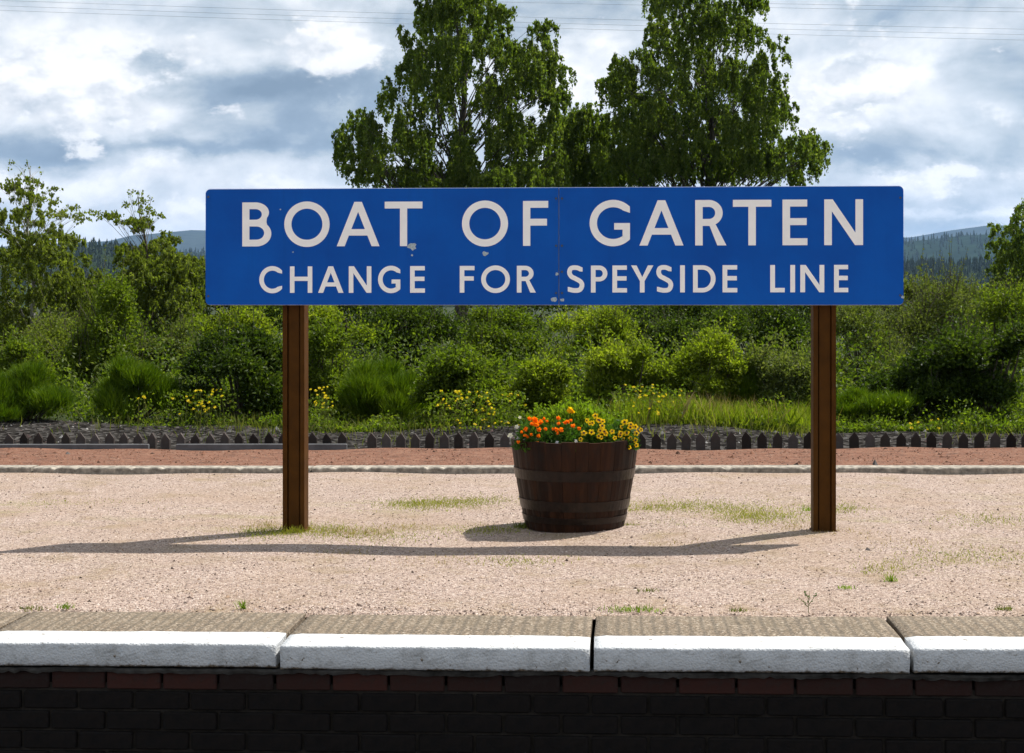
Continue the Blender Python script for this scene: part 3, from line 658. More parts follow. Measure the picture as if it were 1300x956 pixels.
lobL = [(34,212,4,10),(37,228,10,12),(52,236,9,5),(14,240,10,8),(72,258,12,6),(95,272,9,4),(30,252,24,20),(52,285,30,26),(10,280,30,30),(86,276,14,7),(60,320,40,34),(20,330,40,40),(70,365,50,40),(15,395,50,45),(85,410,40,40),(100,350,36,34),(70,320,36,30),(110,380,36,34),(50,440,50,40),(-40,330,50,70),(-30,420,50,60)]
hanging_birch('slender young birch with pale trunk at the far left of the picture', 42, 34, lobL, 52000, .075, .05, LM['birch2'], BARK['birch'], .075, .45, layers=3)
lobM = [(180,248,4,9),(177,264,8,11),(192,272,8,6),(182,287,17,14),(150,277,18,5),(128,271,9,4),(162,285,9,5),(190,312,34,22),(168,330,34,26),(215,335,32,26),(185,370,50,36),(230,375,34,36),(150,390,40,36),(200,345,54,30),(235,345,36,30),(165,360,44,30),(200,420,54,36),(250,410,34,40)]
hanging_birch('thin feathery birch left of the sign with one bare side branch', 190, 38, lobM, 46000, .08, .055, LM['birch2'], BARK['shrub'], .07, .45)
lobR = [(1290,290,22,22),(1275,315,22,18),(1268,345,18,20),(1300,325,34,34),(1320,290,40,40),(1330,350,40,50),(1290,370,30,30)]
hanging_birch('dark birch crown leaning in at the right edge of the picture', 1330, 48, lobR, 22000, .10, .065, LM['birch'], BARK['old'], .13, .7)
# ------------------------------------------------------------------ shrubs
def shrub(label, px, D, w_px, top_py, base_py, lm, n, L, Wd, shoots=40, cat='shrub', name='leafy_shrub', group='shrubs on the bank behind the platform', ratio=.75, nb=16):
    D = D-3.6 if D < 27 else D-2; k = D/F; base = at(px, HY, D); base.z = terrain_z(base.x, base.y)-.03; base_py = HY+(CAMZ-base.z)/k; h = (base_py-top_py)*k; w2 = w_px*k/2; n = int(n*(1.05 if D > 40 else 1.45 if D > 26 else 1.9)); L *= .85 if D > 40 else .76; Wd *= .85 if D > 40 else .76; s = thing(name, label, cat, base, group)
    B = []
    for i in range(nb):
        a = RNG.uniform(0, 6.283); rr = math.sqrt(RNG.uniform(0, 1)); zz = RNG.uniform(.12, .86); lim = math.sqrt(max(.1, 1-max(0, zz-.35)**2*2.0))
        r = RNG.uniform(.15, .42); B.append((np.array([math.cos(a)*rr*w2*lim*.8, math.sin(a)*rr*w2*lim*ratio, zz*h*(1-.25*rr)]), r*w2*1.1, r*h*.62))
    st = MB()
    for c, r, rz in B:
        e = Vector(c)+Vector((0,0,rz*.3)); a = Vector((c[0]*.12, c[1]*.12, 0)); st.tube(limb_path(a, e, .08, 3), [.022*h, .016*h, .010*h, .004*h], 4, False)
    parts = []; wt = np.array([r*r*rz for _, r, rz in B])**.7; wt /= wt.sum()
    for (c, r, rz), q in zip(B, wt):
        m_ = int(n*q); u = unit(m_); u[:,2] = np.where(u[:,2] < -.2, -u[:,2]*.6, u[:,2]); rad = RNG.uniform(.15, 1., (m_,1))**.5*(1+np.abs(RNG.normal(0,.13,(m_,1))))
        rad += (np.sin(u[:,:1]*5+c[0]*9)*np.cos(u[:,1:2]*6+c[1]*7)*np.sin(u[:,2:]*5))*.25
        P = c+u*rad*np.array([r, r, rz])+RNG.normal(0, .02*h, (m_,3)); A = u*.7+RNG.normal(0,.6,(m_,3))+np.array([0,0,.1])
        parts.append(leaf_quads(P, A, L*RNG.uniform(.6,1.3,m_), Wd*RNG.uniform(.7,1.2,m_)))
    for _ in range(int(shoots*1.8)):
        c, r, rz = B[RNG.integers(0, nb)]; u = unit(1)[0]; u[2] = abs(u[2])+.25; u /= np.linalg.norm(u); a = c+u*np.array([r, r, rz])*.8; d = u*np.array([.5,.5,1.])+RNG.normal(0,.15,3); ln = h*RNG.uniform(.12,.42)
        m_ = 16; tt = RNG.uniform(0, 1, m_); P = a+d*ln*tt[:,None]+RNG.normal(0, L*.35, (m_,3)); parts.append(leaf_quads(P, d+RNG.normal(0,.6,(m_,3)), L*(1.1-.5*tt), Wd*(1.1-.5*tt)))
        st.tube([Vector(a), Vector(a+d*ln)], [.0045*h, .001*h], 3, False)
    obj('stems', st.build('stems', True), BARK['shrub'], s, kind='stuff')
    V, Q = merge(parts); obj('foliage', npmesh('foliage', V, Q), lm, s); return s
def broom(label, px, D, w_px, top_py, base_py, n, lm):
    D -= 1.5; k = D/F; base = at(px, HY, D); base.z = terrain_z(base.x, base.y)-.03; base_py = HY+(CAMZ-base.z)/k; h = (base_py-top_py)*k; w2 = w_px*k/2; n = int(n*1.4); s = thing('broom_bush', label, 'shrub', base, 'broom bushes on the bank'); B = []
    for i in range(15):
        a = RNG.uniform(0, 6.283); rr = math.sqrt(RNG.uniform(0,1)); zz = RNG.uniform(.1,.72)
        B.append((np.array([math.cos(a)*rr*w2*.8, math.sin(a)*rr*w2*.7, zz*h*(1-.3*rr)]), RNG.uniform(.24,.36)*w2, RNG.uniform(.16,.24)*h))
    parts = []; st = MB()
    for c, r, rz in B:
        st.tube(limb_path((c[0]*.1, c[1]*.1, 0), Vector(c), .06, 3), [.02*h,.014*h,.009*h,.004*h], 4, False)
        m_ = n//15; nt = m_//22; u = unit(nt); u[:,2] = np.abs(u[:,2])*.9-.1; T = c+u*RNG.uniform(.3,1,(nt,1))**.5*np.array([r,r,rz])
        D_ = u*np.array([.6,.6,.3])+np.array([0,0,.9])+RNG.normal(0,.15,(nt,3)); i = RNG.integers(0, nt, m_)
        parts.append(blades(T[i]+RNG.normal(0,.02,(m_,3)), D_[i]+RNG.normal(0,.28,(m_,3)), h*RNG.uniform(.08,.22,m_), .009*D/24, .25))
    obj('stems', st.build('stems', True), BARK['shrub'], s, kind='stuff'); V, Q = merge(parts); obj('foliage', npmesh('foliage', V, Q), lm, s); return s
broom('feathery green broom bush lowest at the far left edge of the bank', 40, 22, 150, 450, 556, 15000, LM['broom'])
broom('rounded broom bush between the far left one and the sign post', 172, 22.6, 110, 440, 541, 14000, LM['broom'])
broom('tall soft broom bush just right of the left sign post', 488, 23, 125, 430, 545, 16000, LM['broom'])
broom('small upright broom bush standing well left of the right sign post', 945, 23.5, 70, 440, 530, 7000, LM['broom'])
broom('low spreading broom bush right of the right sign post', 1110, 22.4, 130, 485, 553, 9000, LM['broom'])
SH = [ # label, px, D, width, top, base, material, n, leaf length, leaf width, shoots
 ('dark glossy shrub with big leaves beside the left sign post',305,25,150,405,535,'dark',11000,.085,.055,30),
 ('leafy green shrub directly right of the left sign post',415,25.5,90,400,535,'mid',8000,.08,.05,30),
 ('bushy shrub with broad pale leaves behind the barrel on its left',590,24.5,120,440,532,'mid',10000,.085,.05,40),
 ('bright green shrub rising right behind the barrel flowers',690,25,120,440,530,'bright',9000,.075,.045,50),
 ('airy yellow green shrub just right of the barrel',800,25.5,130,425,528,'bright',10000,.075,.045,60),
 ('sunlit light green shrub left of the right sign post',895,25.5,120,415,528,'bright',10000,.075,.045,60),
 ('grey green shrub touching the right sign post from the left',1000,25.5,110,415,535,'willow',8000,.075,.04,60),
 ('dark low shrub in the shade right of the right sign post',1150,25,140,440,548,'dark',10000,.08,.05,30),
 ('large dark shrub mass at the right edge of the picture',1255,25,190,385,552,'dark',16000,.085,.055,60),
 ('small fresh green bush under the far left birch',20,26,90,420,530,'mid',7000,.075,.045,40),
 # second row
 ('light green alder bush under the left corner of the sign',285,32,130,378,500,'bright',11000,.085,.055,60),
 ('yellowish bush under the sign right of the left post',420,31,120,380,500,'bright',10000,.085,.055,60),
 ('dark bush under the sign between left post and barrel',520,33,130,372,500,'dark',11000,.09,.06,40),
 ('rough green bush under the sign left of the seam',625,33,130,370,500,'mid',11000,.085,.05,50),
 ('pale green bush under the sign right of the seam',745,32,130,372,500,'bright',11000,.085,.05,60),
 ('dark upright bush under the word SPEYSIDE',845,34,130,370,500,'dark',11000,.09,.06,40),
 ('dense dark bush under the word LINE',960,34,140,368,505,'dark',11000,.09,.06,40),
 ('tangled willow bush under the right corner of the sign',1090,31,150,366,520,'willow',12000,.08,.04,110),
 ('tall thin willow bush just past the right end of the sign',1185,32,130,330,510,'willow',11000,.08,.04,130),
 ('leafy bush under the dark birch at the right edge',1280,33,120,345,500,'mid',11000,.085,.05,60),
 ('green thicket below the young birch at far left',70,31,140,385,505,'birch2',11000,.08,.05,60),
 ('yellow green sapling bush in front of the feathery birch',135,30,110,350,500,'mid',10000,.08,.05,60),
 ('low bush below the feathery birch beside the sign',225,31,110,400,505,'willow',9000,.08,.045,60),
 # third row: taller trees filling behind the sign
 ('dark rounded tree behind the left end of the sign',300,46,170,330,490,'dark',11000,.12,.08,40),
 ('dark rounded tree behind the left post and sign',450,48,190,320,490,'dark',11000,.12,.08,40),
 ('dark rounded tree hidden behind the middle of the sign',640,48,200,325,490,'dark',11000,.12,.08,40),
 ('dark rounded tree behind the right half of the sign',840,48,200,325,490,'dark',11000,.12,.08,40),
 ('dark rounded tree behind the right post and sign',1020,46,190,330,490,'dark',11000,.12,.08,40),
 ('grey green scrub tree right of the sign against the hills',1150,44,120,345,490,'willow',9000,.11,.07,70),
 ('grey green scrub tree right of the willow under the hills',1235,44,110,350,490,'willow',9000,.11,.07,70),
 ('dark scrub tree between the two young birches at left',120,46,150,365,490,'dark',9000,.12,.08,50),
]
for (lb, x, D, wd, tp, bs, mt, n, L, W2, sh) in SH:
    nm = 'scrub_tree' if D > 40 else 'leafy_shrub'
    shrub(lb, x, D, wd, tp, bs, LM[mt], n, L, W2, sh, 'tree' if D > 40 else 'shrub', nm, 'scrub trees behind the bank' if D > 40 else 'shrubs on the bank behind the platform')
# ------------------------------------------------------------------ wild flowers, grass, weeds
def wildflowers(label, px0, px1, py0, py1, D, n):
    c = (px0+px1)/2; D -= .9; base = at(c, HY, D); base.z = terrain_z(base.x, base.y); s = thing('wild_flower_clump', label, 'flowers', base, 'yellow wild flowers on the bank'); tm = MB(); parts = []; cores = []
    for _ in range(n):
        d = D+random.uniform(-.7,.7); p = at(random.triangular(px0, px1, c), random.uniform(py0, py1), d)-base
        g = Vector((p.x+random.uniform(-.08,.08), p.y+random.uniform(-.05,.05), -.05)); tm.tube([g, g.lerp(p, .6)+Vector((.01,0,0)), p], [.004,.003,.002], 3, False)
        m_ = 7; a = np.arange(m_)*2*math.pi/m_+random.random(); r = random.uniform(.012,.023); nrm = np.array([random.uniform(-.5,.5), -.6, .7]); nrm /= np.linalg.norm(nrm); u = np.cross(nrm, [0,0,1]); u /= np.linalg.norm(u); v = np.cross(nrm, u)
        dirs = np.cos(a)[:,None]*u+np.sin(a)[:,None]*v; parts.append(leaf_quads(np.array(p)+dirs*r*.6, dirs, r*1.3, r*.9, .1)); 
    obj('stems', tm.build('stems'), LM['grass'], s, kind='stuff'); V, Q = merge(parts); obj('blossoms', npmesh('blossoms', V, Q), PM['wild'], s, kind='stuff')
    N = n*14; P = np.stack([RNG.uniform(-.5,.5,N)*(px1-px0)*D/F, RNG.uniform(-.6,.6,N), RNG.uniform(-.02,.45,N)], 1); V, Q = leaf_quads(P, RNG.normal(0,1,(N,3)), .05, .025); obj('foliage', npmesh('foliage', V, Q), LM['mid'], s)
wildflowers('yellow wild flowers at the foot of the broom left of the sign', 212, 300, 494, 528, 21.2, 42)
wildflowers('yellow wild flowers hard against the left sign post', 392, 424, 488, 520, 21.4, 22)
wildflowers('dense yellow wild flowers just left of the barrel', 545, 668, 496, 545, 20.8, 90)
wildflowers('yellow wild flowers in the long grass right of the barrel', 780, 870, 488, 530, 21.2, 60)
wildflowers('few yellow wild flowers right of the right sign post', 1120, 1240, 532, 545, 20.6, 10)
wildflowers('single sprig of yellow flowers on the left broom bush', 172, 190, 495, 510, 21., 5)
def grass_field(name, pts, hmin, hmax, wd, lm, lean=.25):
    N = len(pts); A = RNG.normal(0, lean, (N,3)); A[:,2] = 1
    V, Q = blades(pts, A, RNG.uniform(hmin, hmax, N), wd, .45); return npmesh(name, V, Q)
N = 7000; gx = RNG.uniform(-7.5, 8, N); gy = 11.2+RNG.normal(0, 1., N)+1.6*RNG.uniform(0,1,N)
msk = np.sin(gx*1.3)+np.sin(gx*3.1+1)*.6+RNG.normal(0,.5,N) > -.3; gx, gy = gx[msk], gy[msk]
pts = np.array([(x, y, terrain_z(x, y)-.02) for x, y in zip(gx, gy)])
obj('bank_grass', grass_field('bank_grass', pts, .08, .24, .010, None), LM['grass'], kind='stuff')
N = 5000; q = [at(x, HY, d) for x, d in zip(RNG.uniform(780, 1030, N), RNG.uniform(19.8, 21.2, N))]
pts = np.array([(p.x, p.y, terrain_z(p.x, p.y)-.02) for p in q]); obj('long_grass', grass_field('long_grass', pts, .15, .38, .009, None, .2), LM['bright'], kind='stuff')
N = 500; q = [at(x, HY, d) for x, d in zip(RNG.normal(905, 60, N), RNG.uniform(19.8, 21, N))]; pts = np.array([(p.x, p.y, terrain_z(p.x, p.y)) for p in q])
obj('dry_grass', grass_field('dry_grass', pts, .2, .45, .007, None, .18), PM['straw'], kind='stuff')
for nm, lm, N, lo, hi, L_ in (('undergrowth', 'mid', 30000, .02, .38, .06), ('undergrowth', 'dark', 26000, .0, .30, .06), ('undergrowth', 'lime', 5000, .05, .42, .045)):
    gx = RNG.uniform(-8, 8.5, N); cl = np.sin(gx*2.1+len(lm))+.7*np.sin(gx*5.3+2)+.5*np.sin(gx*11); gd = RNG.uniform(0, 1, N)**1.4*4.2
    gz = lo+(hi-lo)*RNG.uniform(0, 1, N)*np.clip(.55+.3*cl, .15, 1.2)*np.clip(.4+gd*.6, 0, 1)
    gz = np.where((gx < -4.2) & (RNG.uniform(0,1,N) < .8), -.3, gz)
    P = np.array([(x, y, terrain_z(x, y)+z) for x, y, z in zip(gx, YE+6.75+gd, gz)]); A = RNG.normal(0, .6, (N,3)); A[:,2] += .5
    V, Q = leaf_quads(P, A, L_*RNG.uniform(.6,1.3,N), L_*.55*RNG.uniform(.7,1.2,N)); obj(nm, npmesh(nm, V, Q), LM[lm], kind='stuff')
for nm, lm, N in (('thicket', 'mid', 32000), ('thicket', 'dark', 36000), ('thicket', 'willow', 10000)):
    gy = YE+8.2+RNG.uniform(0, 1, N)*15; gx = (RNG.uniform(-1, 1, N)*.40)*(gy+8.5)+.2; cl = np.sin(gx*1.7+gy*.9+len(lm))+.7*np.sin(gx*4.1+2-gy)+.5*np.sin(gx*8+gy*3); u = RNG.uniform(0, 1, N)
    P = np.array([(x, y, terrain_z(x, y)+z) for x, y, z in zip(gx, gy, u*np.clip(.62+.3*cl, .1, 1.3)*np.clip(.5+(gy-YE-8)*.12, .5, 1.25))]); A = RNG.normal(0, .6, (N,3)); A[:,2] += .4
    V, Q = leaf_quads(P, A, .075*RNG.uniform(.6,1.3,N), .045*RNG.uniform(.7,1.2,N)); obj(nm, npmesh(nm, V, Q), LM[lm], kind='stuff')
# thin turf growing through the gravel
SP = [(600,638,90,7,1500),(520,640,40,6,350),(860,645,120,9,1500),(960,655,60,8,800),(1060,645,40,6,300),(1230,712,90,14,700),(1130,722,40,8,200),(400,672,60,7,500),(340,676,40,6,300),(470,680,90,9,300),(620,672,60,5,250),(840,664,40,6,250),(30,778,30,3,80),(1250,660,60,8,200),(660,712,60,6,120),(100,640,90,8,150)]
pts = []
for (x, y, rx, ry, n) in SP:
    for _ in range(int(n*1.9)):
        yy = random.gauss(y, ry*.6)
        if yy < 606 or yy > 776: continue
        p = hit(random.gauss(x, rx*.55), yy); pts.append((p.x, p.y, p.z-.004))
obj('turf', grass_field('turf', np.array(pts), .006, .022, .0035, None, .7), LM['moss'], kind='stuff')
pts = []
for (x, y, rx, ry, n) in [(350,668,60,5,420),(455,676,60,6,520),(520,668,40,4,160),(250,682,70,6,160),(420,700,60,5,120),(1060,676,40,5,220),(1000,668,40,5,160),(880,690,60,5,100),(560,712,90,8,120),(1150,690,60,8,120)]:
    for _ in range(n):
        p = hit(random.gauss(x, rx*.55), random.gauss(y, ry*.6)); pts.append((p.x, p.y, p.z-.004))
obj('dry_turf', grass_field('dry_turf', np.array(pts), .006, .024, .0035, None, .9), PM['straw'], kind='stuff')
def tuft(label, px, py, h, n, spread, lm='grass'):
    p = hit(px, py); s = thing('grass_tuft', label, 'weed', p, 'weeds growing in the platform gravel')
    pts = RNG.normal(0, spread, (n,3))*np.array([1,.5,0]); A = RNG.normal(0,.45,(n,3)); A[:,2] = 1
    V, Q = blades(pts-np.array([0,0,.004]), A, h*RNG.uniform(.5,1.1,n), .004, .4); s2 = obj('blades', npmesh('blades', V, Q), LM[lm], s, kind='stuff')
tuft('small grass tuft at the coping near the left edge of the picture', 83, 771, .03, 40, .018, 'lime')
tuft('small grass tuft by the coping below the shadow end at left', 40, 772, .022, 40, .03)
tuft('upright green weed beside the coping below the left sign post', 309, 772, .045, 30, .008, 'lime')
tuft('wide flat grass tuft at the coping right of the middle joint', 803, 774, .025, 130, .055, 'lime')
tuft('little dark green tuft in open gravel below the barrel', 822, 750, .02, 30, .016)
tuft('green tuft of grass in open gravel right of the right post', 1131, 738, .045, 34, .010, 'lime')
tuft('low tuft of grass below and right of the right post', 1073, 746, .022, 34, .018, 'lime')
tuft('grass tuft growing from the foot of the right post on its left', 1026, 648, .04, 40, .02, 'lime')
tuft('grass tuft growing at the foot of the left post', 372, 676, .05, 70, .03, 'moss')
tuft('grass tuft hugging the lower left side of the barrel', 662, 669, .04, 90, .03)
tuft('grass tuft hugging the lower right side of the barrel', 800, 668, .03, 50, .03, 'moss')
tuft('low tuft at the coping near the right edge of the picture', 1276, 773, .022, 40, .02)
tuft('low dry tuft at the coping left of the thin seedling', 935, 775, .02, 40, .022)
# a thin seedling with little leaves
p = hit(1026, 778); s = thing('seedling', 'thin leafy seedling standing in gravel close to the coping at right', 'weed', p, 'weeds growing in the platform gravel'); tm = MB(); parts = []
for a, b in (((0,0,0),(.005,0,.085)), ((.002,0,.03),(.03,.005,.07)), ((.002,0,.02),(-.03,.005,.055)), ((.003,0,.05),(-.015,0,.085))):
    tm.tube([a, b], [.0018,.0008], 4, False); m_ = 7; tt = RNG.uniform(.3,1.05,m_)[:,None]; P = np.array(a)*(1-tt)+np.array(b)*tt+RNG.normal(0,.003,(m_,3)); parts.append(leaf_quads(P, RNG.normal(0,1,(m_,3)), .013, .006))
obj('stem', tm.build('stem'), LM['grass'], s); V, Q = merge(parts); obj('leaves', npmesh('leaves', V, Q), LM['plant'], s)
def rock(label, px, py, r, dz=0):
    p = hit(px, py, dz); V = stones(np.zeros((1,3)), np.array([r]), 'stone'); thing('stone', label, 'stone', p, 'loose stones', V, MT['stone'])
rock('dark loose stone on the gravel right of the right post', 1102, 698, .018)
rock('dark stone lying on the red ash strip at right', 1111, 590, .032, .03)
rock('dark stone lying on the red ash strip at far left', 86, 577, .03, .02)
rock('dark pebble on the coping at left', 119, 795, .012)
rock('pebble on the gravel in front of the barrel to the right', 800, 694, .012)
# ------------------------------------------------------------------ picket fence and timber edging at the back of the platform
fence = thing('picket_fence', 'row of dark pointed pickets behind the rear edge of the platform', 'fence', (0, YE+.16, 0))
pk = []
for v in range(5):
    w2 = .038; sl_ = random.uniform(-.006,.006); b = MB().poly([[(-w2,-.75),(w2,-.75),(w2,.085),(sl_,.135),(-w2,.085)]], -.012, .012); me = b.build('picket'); me.materials.append(MT['picket']); pk.append(me)
x = -7.5; gaps = [(447,470),(705,720),(1067,1076),(1150,1156)]
while x < 8:
    # photo column of this picket, to leave out the missing ones
    ppx = CX+F*((x-cam_xy[0])*rt[0]+(YE+.16-cam_xy[1])*rt[1])/((x-cam_xy[0])*fw[0]+(YE+.16-cam_xy[1])*fw[1])
    if not any(a < ppx < b for a, b in gaps):
        o = obj('picket', random.choice(pk), None, fence, (x, 0, zp(x)+random.uniform(-.006,.008))); o.rotation_euler = (random.uniform(-.03,.03), random.uniform(-.05,.05), random.uniform(-.30,.10))
    x += .124+random.uniform(-.006,.006)
for z in (-.16, -.5): obj('rail', MB().box(-7.6, 8.1, .012, .05, z-.03, z+.03, 0, SLOPE).build('rail'), MT['picket'], fence)
ed = thing('timber_edging', 'weathered grey timber edging with a broken gap along the left of the red strip', 'edging', (0, YE+.03, 0))
ex = lambda px: on_plane_y(px, 568, YE+.03).x
for a, b in ((-6.5, ex(188)), (ex(223), ex(440))):
    obj('edging_board', MB().box(a, b, 0, .045, -.1, .052, .004, SLOPE).build('edging_board'), MT['board'], ed)
# ------------------------------------------------------------------ flowers in the barrel
def pansy_flower(par, p, r, pm, nrm, eye=True):
    n = Vector(nrm).normalized(); u = n.orthogonal().normalized(); v = n.cross(u); V = []; Fs = []
    a0 = random.random()*6.28
    for k in range(5):
        a = a0+k*2*math.pi/5; d = u*math.cos(a)+v*math.sin(a); s_ = u*-math.sin(a)+v*math.cos(a); rr = r*random.uniform(.85,1.1); b = len(V); lift = n*random.uniform(0,.25)*r
        V += [Vector((0,0,0))+n*.001*k, d*rr*.55-s_*rr*.42+lift*.4+n*.001*k, d*rr*.95-s_*rr*.30+lift, d*rr*1.05+lift*.6, d*rr*.95+s_*rr*.30+lift, d*rr*.55+s_*rr*.42+lift*.4+n*.001*k]; Fs += [(b, b+1, b+2, b+3), (b, b+3, b+4, b+5)]
    f = obj('flower', mesh('flower', V, Fs), pm, par, p)
    if eye:
        k_ = 10; E = [n*(.006)]+[(u*math.cos(i*.628)+v*math.sin(i*.628))*r*.45*(1 if i % 2 else .65)+n*.0065 for i in range(k_)]
        obj('flower_eye', mesh('flower_eye', E, [(0, 1+i, 1+(i+1)%k_) for i in range(k_)]), PM['eye'], f)
    return f
def bloom(par, p, r, pm):                                            # ruffled globe of many petals
    N = 34; u = unit(N); u[:,1] -= .3; u[:,2] += .2; V, Q = leaf_quads(u*r*RNG.uniform(.3,.75,(N,1)), u+RNG.normal(0,.4,(N,3)), r*.8, r*.7, .35); return obj('flower', npmesh('flower', V, Q), pm, par, p)
def leafy(par, c, rx, ry, rz, n, L, Wd, lm, up=.3):
    u = unit(n); u[:,2] = np.abs(u[:,2]); P = np.array(c)+u*RNG.uniform(.35,1.,(n,1))**.6*np.array([rx,ry,rz]); V, Q = leaf_quads(P, u+RNG.normal(0,.5,(n,3))+np.array([0,0,up]), L*RNG.uniform(.6,1.3,n), Wd*RNG.uniform(.7,1.2,n), .2); return obj('foliage', npmesh('foliage', V, Q), lm, par)
def bp(px, py, dy): # point above the barrel at depth offset dy from its axis
    p = on_plane_y(px, py, BC.y+dy); return p
def plant(label, c_px, flowers, rx, pm, kind, dy=-.16, z0=.43, rz=.155, lm='plant', n=760, name='pansy_plant', eye=True, ry=.10):
    c = bp(c_px, 545, dy); c.z = BC.z+z0; s = thing(name, label, 'flowers', c, 'bedding plants in the barrel planter'); leafy(s, (0,0,0), rx, ry, rz, n, .032, .015, LM[lm])
    if rx > .09 and rx < .2 and kind: flowers = [(a+random.uniform(-.8,.8), b+4., r*(.74 if kind == 'bloom' else .84), d) for a, b, r, d in flowers]+[(a+random.uniform(-9,9), b+random.uniform(4,14), r*.7, d-.01) for a, b, r, d in flowers[::2]]
    for (fx_, fy_, r, d) in flowers:
        p = bp(fx_, fy_, dy+d)-c; p.y -= 0.0
        if kind == 'pansy': pansy_flower(s, p, r, pm, (random.uniform(-.45,.45), -1, random.uniform(0,.5)), eye)
        else: bloom(s, p, r, pm)
        obj('stem', MB().tube([(p.x*.8, p.y+.02, .0), (p.x, p.y+.006, p.z-.002)], [.002,.0015], 4, False).build('stem'), LM['plant'], s)
    return s
plant('orange flowers clustered at the left of the barrel', 680, [(662,545,.014,-.05),(692,541,.015,-.08),(679,530,.030,-.07),(686,532,.022,-.06),(673,528,.018,-.05),(668,541,.020,-.07),(667,549,.016,-.08),(684,542,.020,-.08),(684,550,.018,-.09),(675,548,.013,-.08),(690,528,.014,-.04)], .12, PM['orange'], 'bloom')
plant('orange flowers at the middle left of the barrel', 715, [(709,527,.020,-.05),(709,534,.016,-.06),(706,542,.022,-.08),(721,532,.020,-.06),(728,537,.018,-.08),(724,530,.014,-.05),(703,541,.013,-.08)], .11, PM['orange'], 'bloom')
plant('yellow pansies with dark eyes in the middle of the barrel', 760, [(756,524,.019,-.05),(761,530,.020,-.06),(764,537,.021,-.08),(768,544,.020,-.09),(741,546,.020,-.10),(751,545,.020,-.10),(760,550,.018,-.10),(745,530,.016,-.04),(753,533,.016,-.06),(766,531,.016,-.06),(777,544,.017,-.09),(762,543,.018,-.09)], .12, PM['yellow'], 'pansy')
plant('yellow pansies with dark eyes at the right of the barrel', 790, [(793,532,.022,-.04),(801,535,.019,-.05),(795,546,.020,-.07),(787,546,.018,-.08),(807,538,.018,-.03),(808,546,.019,-.04),(807,555,.018,-.05),(799,564,.016,-.08),(800,552,.015,-.07),(789,538,.015,-.05)], .091, PM['yellow'], 'pansy', dy=-.10)
plant('single yellow bloom above the middle of the barrel', 725, [(724,521,.022,-.02),(727,523,.014,-.02)], .07, PM['yellow'], 'bloom', dy=-.04, z0=.46, n=160)
plant('pale mauve pansies trailing over the left rim of the barrel', 667, [(648,553,.015,-.03),(656,542,.013,-.02),(660,530,.010,.0),(681,559,.012,-.10),(658,556,.010,-.06),(666,558,.010,-.08)], .06, PM['white'], 'pansy', dy=-.10, eye=False, n=200)
plant('low green foliage along the front rim of the barrel', 730, [(707,562,.010,-.07),(731,560,.010,-.07)], .25, PM['white'], 'pansy', dy=-.20, z0=.425, rz=.06, n=600, name='bedding_plant', eye=False, ry=.07)
s = plant('tall light green leafy plants at the back of the barrel', 730, [], .27, None, 'bloom', dy=.10, z0=.46, rz=.20, lm='lime', n=3200, name='leafy_bedding_plant', ry=.17)
tm = MB(); parts = []
for _ in range(70):
    x = random.uniform(-.27,.27); y = random.uniform(-.12,.12); h = random.uniform(.14,.25)-(x*x)*.9; l = random.uniform(-.02,.02); tm.tube([(x,y,.05),(x+l,y,h)], [.002,.001], 4, False)
    m_ = 16; tt = RNG.uniform(.3,1.02,m_)[:,None]; P = np.array((x,y,.05))*(1-tt)+np.array((x+l,y,h))*tt+RNG.normal(0,.008,(m_,3))*(1.2-tt); parts.append(leaf_quads(P, RNG.normal(0,.7,(m_,3))+np.array([0,0,.5]), .024, .011))
obj('stems', tm.build('stems'), LM['lime'], s, kind='stuff'); V, Q = merge(parts); obj('shoot_leaves', npmesh('shoot_leaves', V, Q), LM['lime'], s)
# ------------------------------------------------------------------ hills, forest, power lines
def hillmat(name, c):
    m, t = mat(name, 1., 0.); n = t.noise(t.pos, .012, 8, .7); setc(t, t.ramp(n, [(.35, tuple(x*.6 for x in c)), (.65, tuple(x*1.3 for x in c))])); return m
def ridge(name, D, prof, depth, hm):
    # prof: (photo x, photo y) along the skyline; a rounded ridge of real depth
    xs_ = np.linspace(prof[0][0], prof[-1][0], 90); ysk = np.interp(xs_, [p[0] for p in prof], [p[1] for p in prof]); V = []; nd = 9
    for j in range(nd):
        u = j/(nd-1); k = math.sin(u*math.pi*.5) if u < .8 else 1-.5*(u-.8)
        for x, y in zip(xs_, ysk):
            p = at(x, y, D); d = (u-.8)*depth; g = p+Vector((fw[0]*d, fw[1]*d, 0)); zb = -25
            n_ = 1+.03*math.sin(x*.05+u*5)+.02*math.sin(x*.13-u*9)
            kk = min(1, k/math.sin(.8*math.pi*.5)) if u <= .8 else k
            V.append((g.x, g.y, zb+(p.z-zb)*kk*(n_ if u < .75 else 1)))
    n = len(xs_); Q = [(j*n+i, j*n+i+1, j*n+n+i+1, j*n+n+i) for j in range(nd-1) for i in range(n-1)]
    me = npmesh(name, V, Q, True); obj(name, me, hm, kind='structure'); return np.array(V).reshape(nd, n, 3)
H3 = ridge('far_hill', 9000, [(-1400,330),(-600,305),(-100,318),(150,306),(200,298),(235,291),(330,293),(500,310),(800,318),(1000,310),(1150,300),(1215,288),(1240,285),(1275,286),(1340,284),(1500,300),(2000,320),(2800,340)], 4000, hillmat('heather_hill', (.03,.04,.035)))
H2 = ridge('wooded_hill', 4200, [(-1400,345),(-400,330),(0,322),(200,318),(400,325),(700,335),(1000,318),(1147,306),(1200,299),(1260,296),(1330,294),(1500,290),(1800,310),(2600,335)], 2400, hillmat('hill_forest', (.016,.028,.018)))
H1 = ridge('forest_ridge', 1600, [(-1000,345),(-200,335),(60,322),(95,312),(150,314),(200,326),(260,338),(330,346),(600,352),(900,348),(1100,340),(1200,336),(1300,338),(1500,336),(2200,345)], 700, hillmat('forest_floor', (.02,.03,.012)))
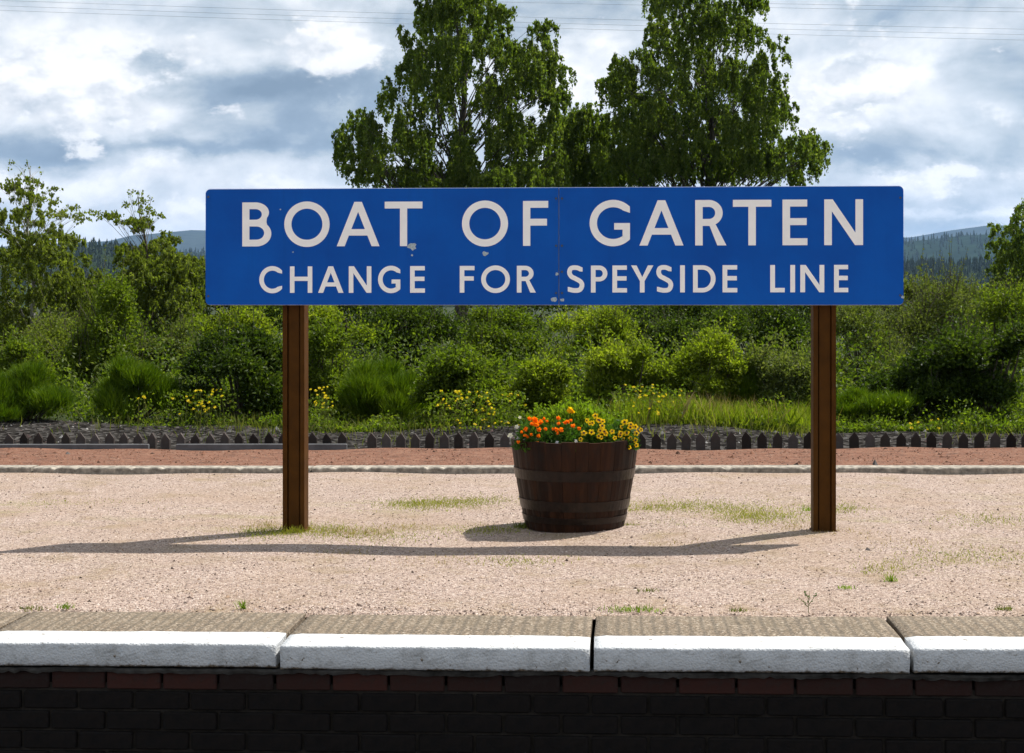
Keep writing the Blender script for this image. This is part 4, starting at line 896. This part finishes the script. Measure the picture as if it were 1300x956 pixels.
def conifers(name, G, n, hmin, hmax, lm, xlo, xhi):
    nd, nn, _ = G.shape; V = []; T = []; o = 0
    for _ in range(n):
        j = RNG.uniform(2.2, 7.2); i = RNG.uniform(xlo, xhi)*(nn-1); j0, i0 = int(j), min(int(i), nn-2); fj, fi = j-j0, i-i0
        p = (G[j0,i0]*(1-fi)+G[j0,i0+1]*fi)*(1-fj)+(G[j0+1,i0]*(1-fi)+G[j0+1,i0+1]*fi)*fj
        h = RNG.uniform(hmin, hmax); r = h*RNG.uniform(.16,.26)
        for q in range(3):
            zb, zt = h*(.08+.28*q), h*(.52+.24*q); rr = r*(1-.27*q); a0 = RNG.uniform(0,6)
            for k in range(6):
                a = a0+k*1.047; ra = rr*RNG.uniform(.65,1.2); V.append((p[0]+ra*math.cos(a), p[1]+ra*math.sin(a), p[2]-1.5+zb+RNG.uniform(-.05,.05)*h))
            V.append((p[0], p[1], p[2]-1.5+zt)); T += [(o+k, o+(k+1)%6, o+6) for k in range(6)]; o += 7
    obj(name, npmesh(name, V, T), lm, kind='stuff')
cm = leafmat('conifer', [(.010,.020,.006),(.018,.032,.010),(.030,.046,.014)], .1)
conifers('conifer_forest', H1, 5500, 7, 14, cm, .27, .82)
conifers('hill_forest', H2, 3500, 10, 20, cm, .30, .80)
for i, (y0, y1, lb) in enumerate([(-20, 6, 'uppermost faint power line crossing the sky at the right'), (-14, 11, 'second faint power line from the top crossing the sky'), (2, 33, 'middle faint power line crossing the sky above the sign'), (9, 40, 'second lowest faint power line crossing the sky'), (15, 47, 'lowest faint power line crossing the sky above the sign')]):
    Dw = 150+i*4; pts = []
    for k in range(25):
        u = k/24; x = -500+2300*u; xr = (x-200)/1100; p = at(x, y0+(y1-y0)*xr, Dw); p.z -= .5*math.sin(math.pi*u); pts.append(p)
    tm = MB().tube(pts, [.012]*25, 5, False).build('power_line'); thing('power_line', lb, 'cable', (0,0,0), 'overhead power lines', tm, MT['wire'])
# ------------------------------------------------------------------ air between the platform and the far hills
hm_ = bpy.data.materials.new('haze'); hm_.use_nodes = True; ht = hm_.node_tree; ht.nodes.clear()
pv = ht.nodes.new('ShaderNodeVolumePrincipled'); pv.inputs['Color'].default_value = (.36, .60, 1, 1); pv.inputs['Density'].default_value = .00004; pv.inputs['Anisotropy'].default_value = .2
ht.links.new(pv.outputs[0], ht.nodes.new('ShaderNodeOutputMaterial').inputs['Volume'])
obj('haze', MB().box(-16000, 16000, -4000, 16000, -120, 700).build('haze'), hm_, kind='stuff')
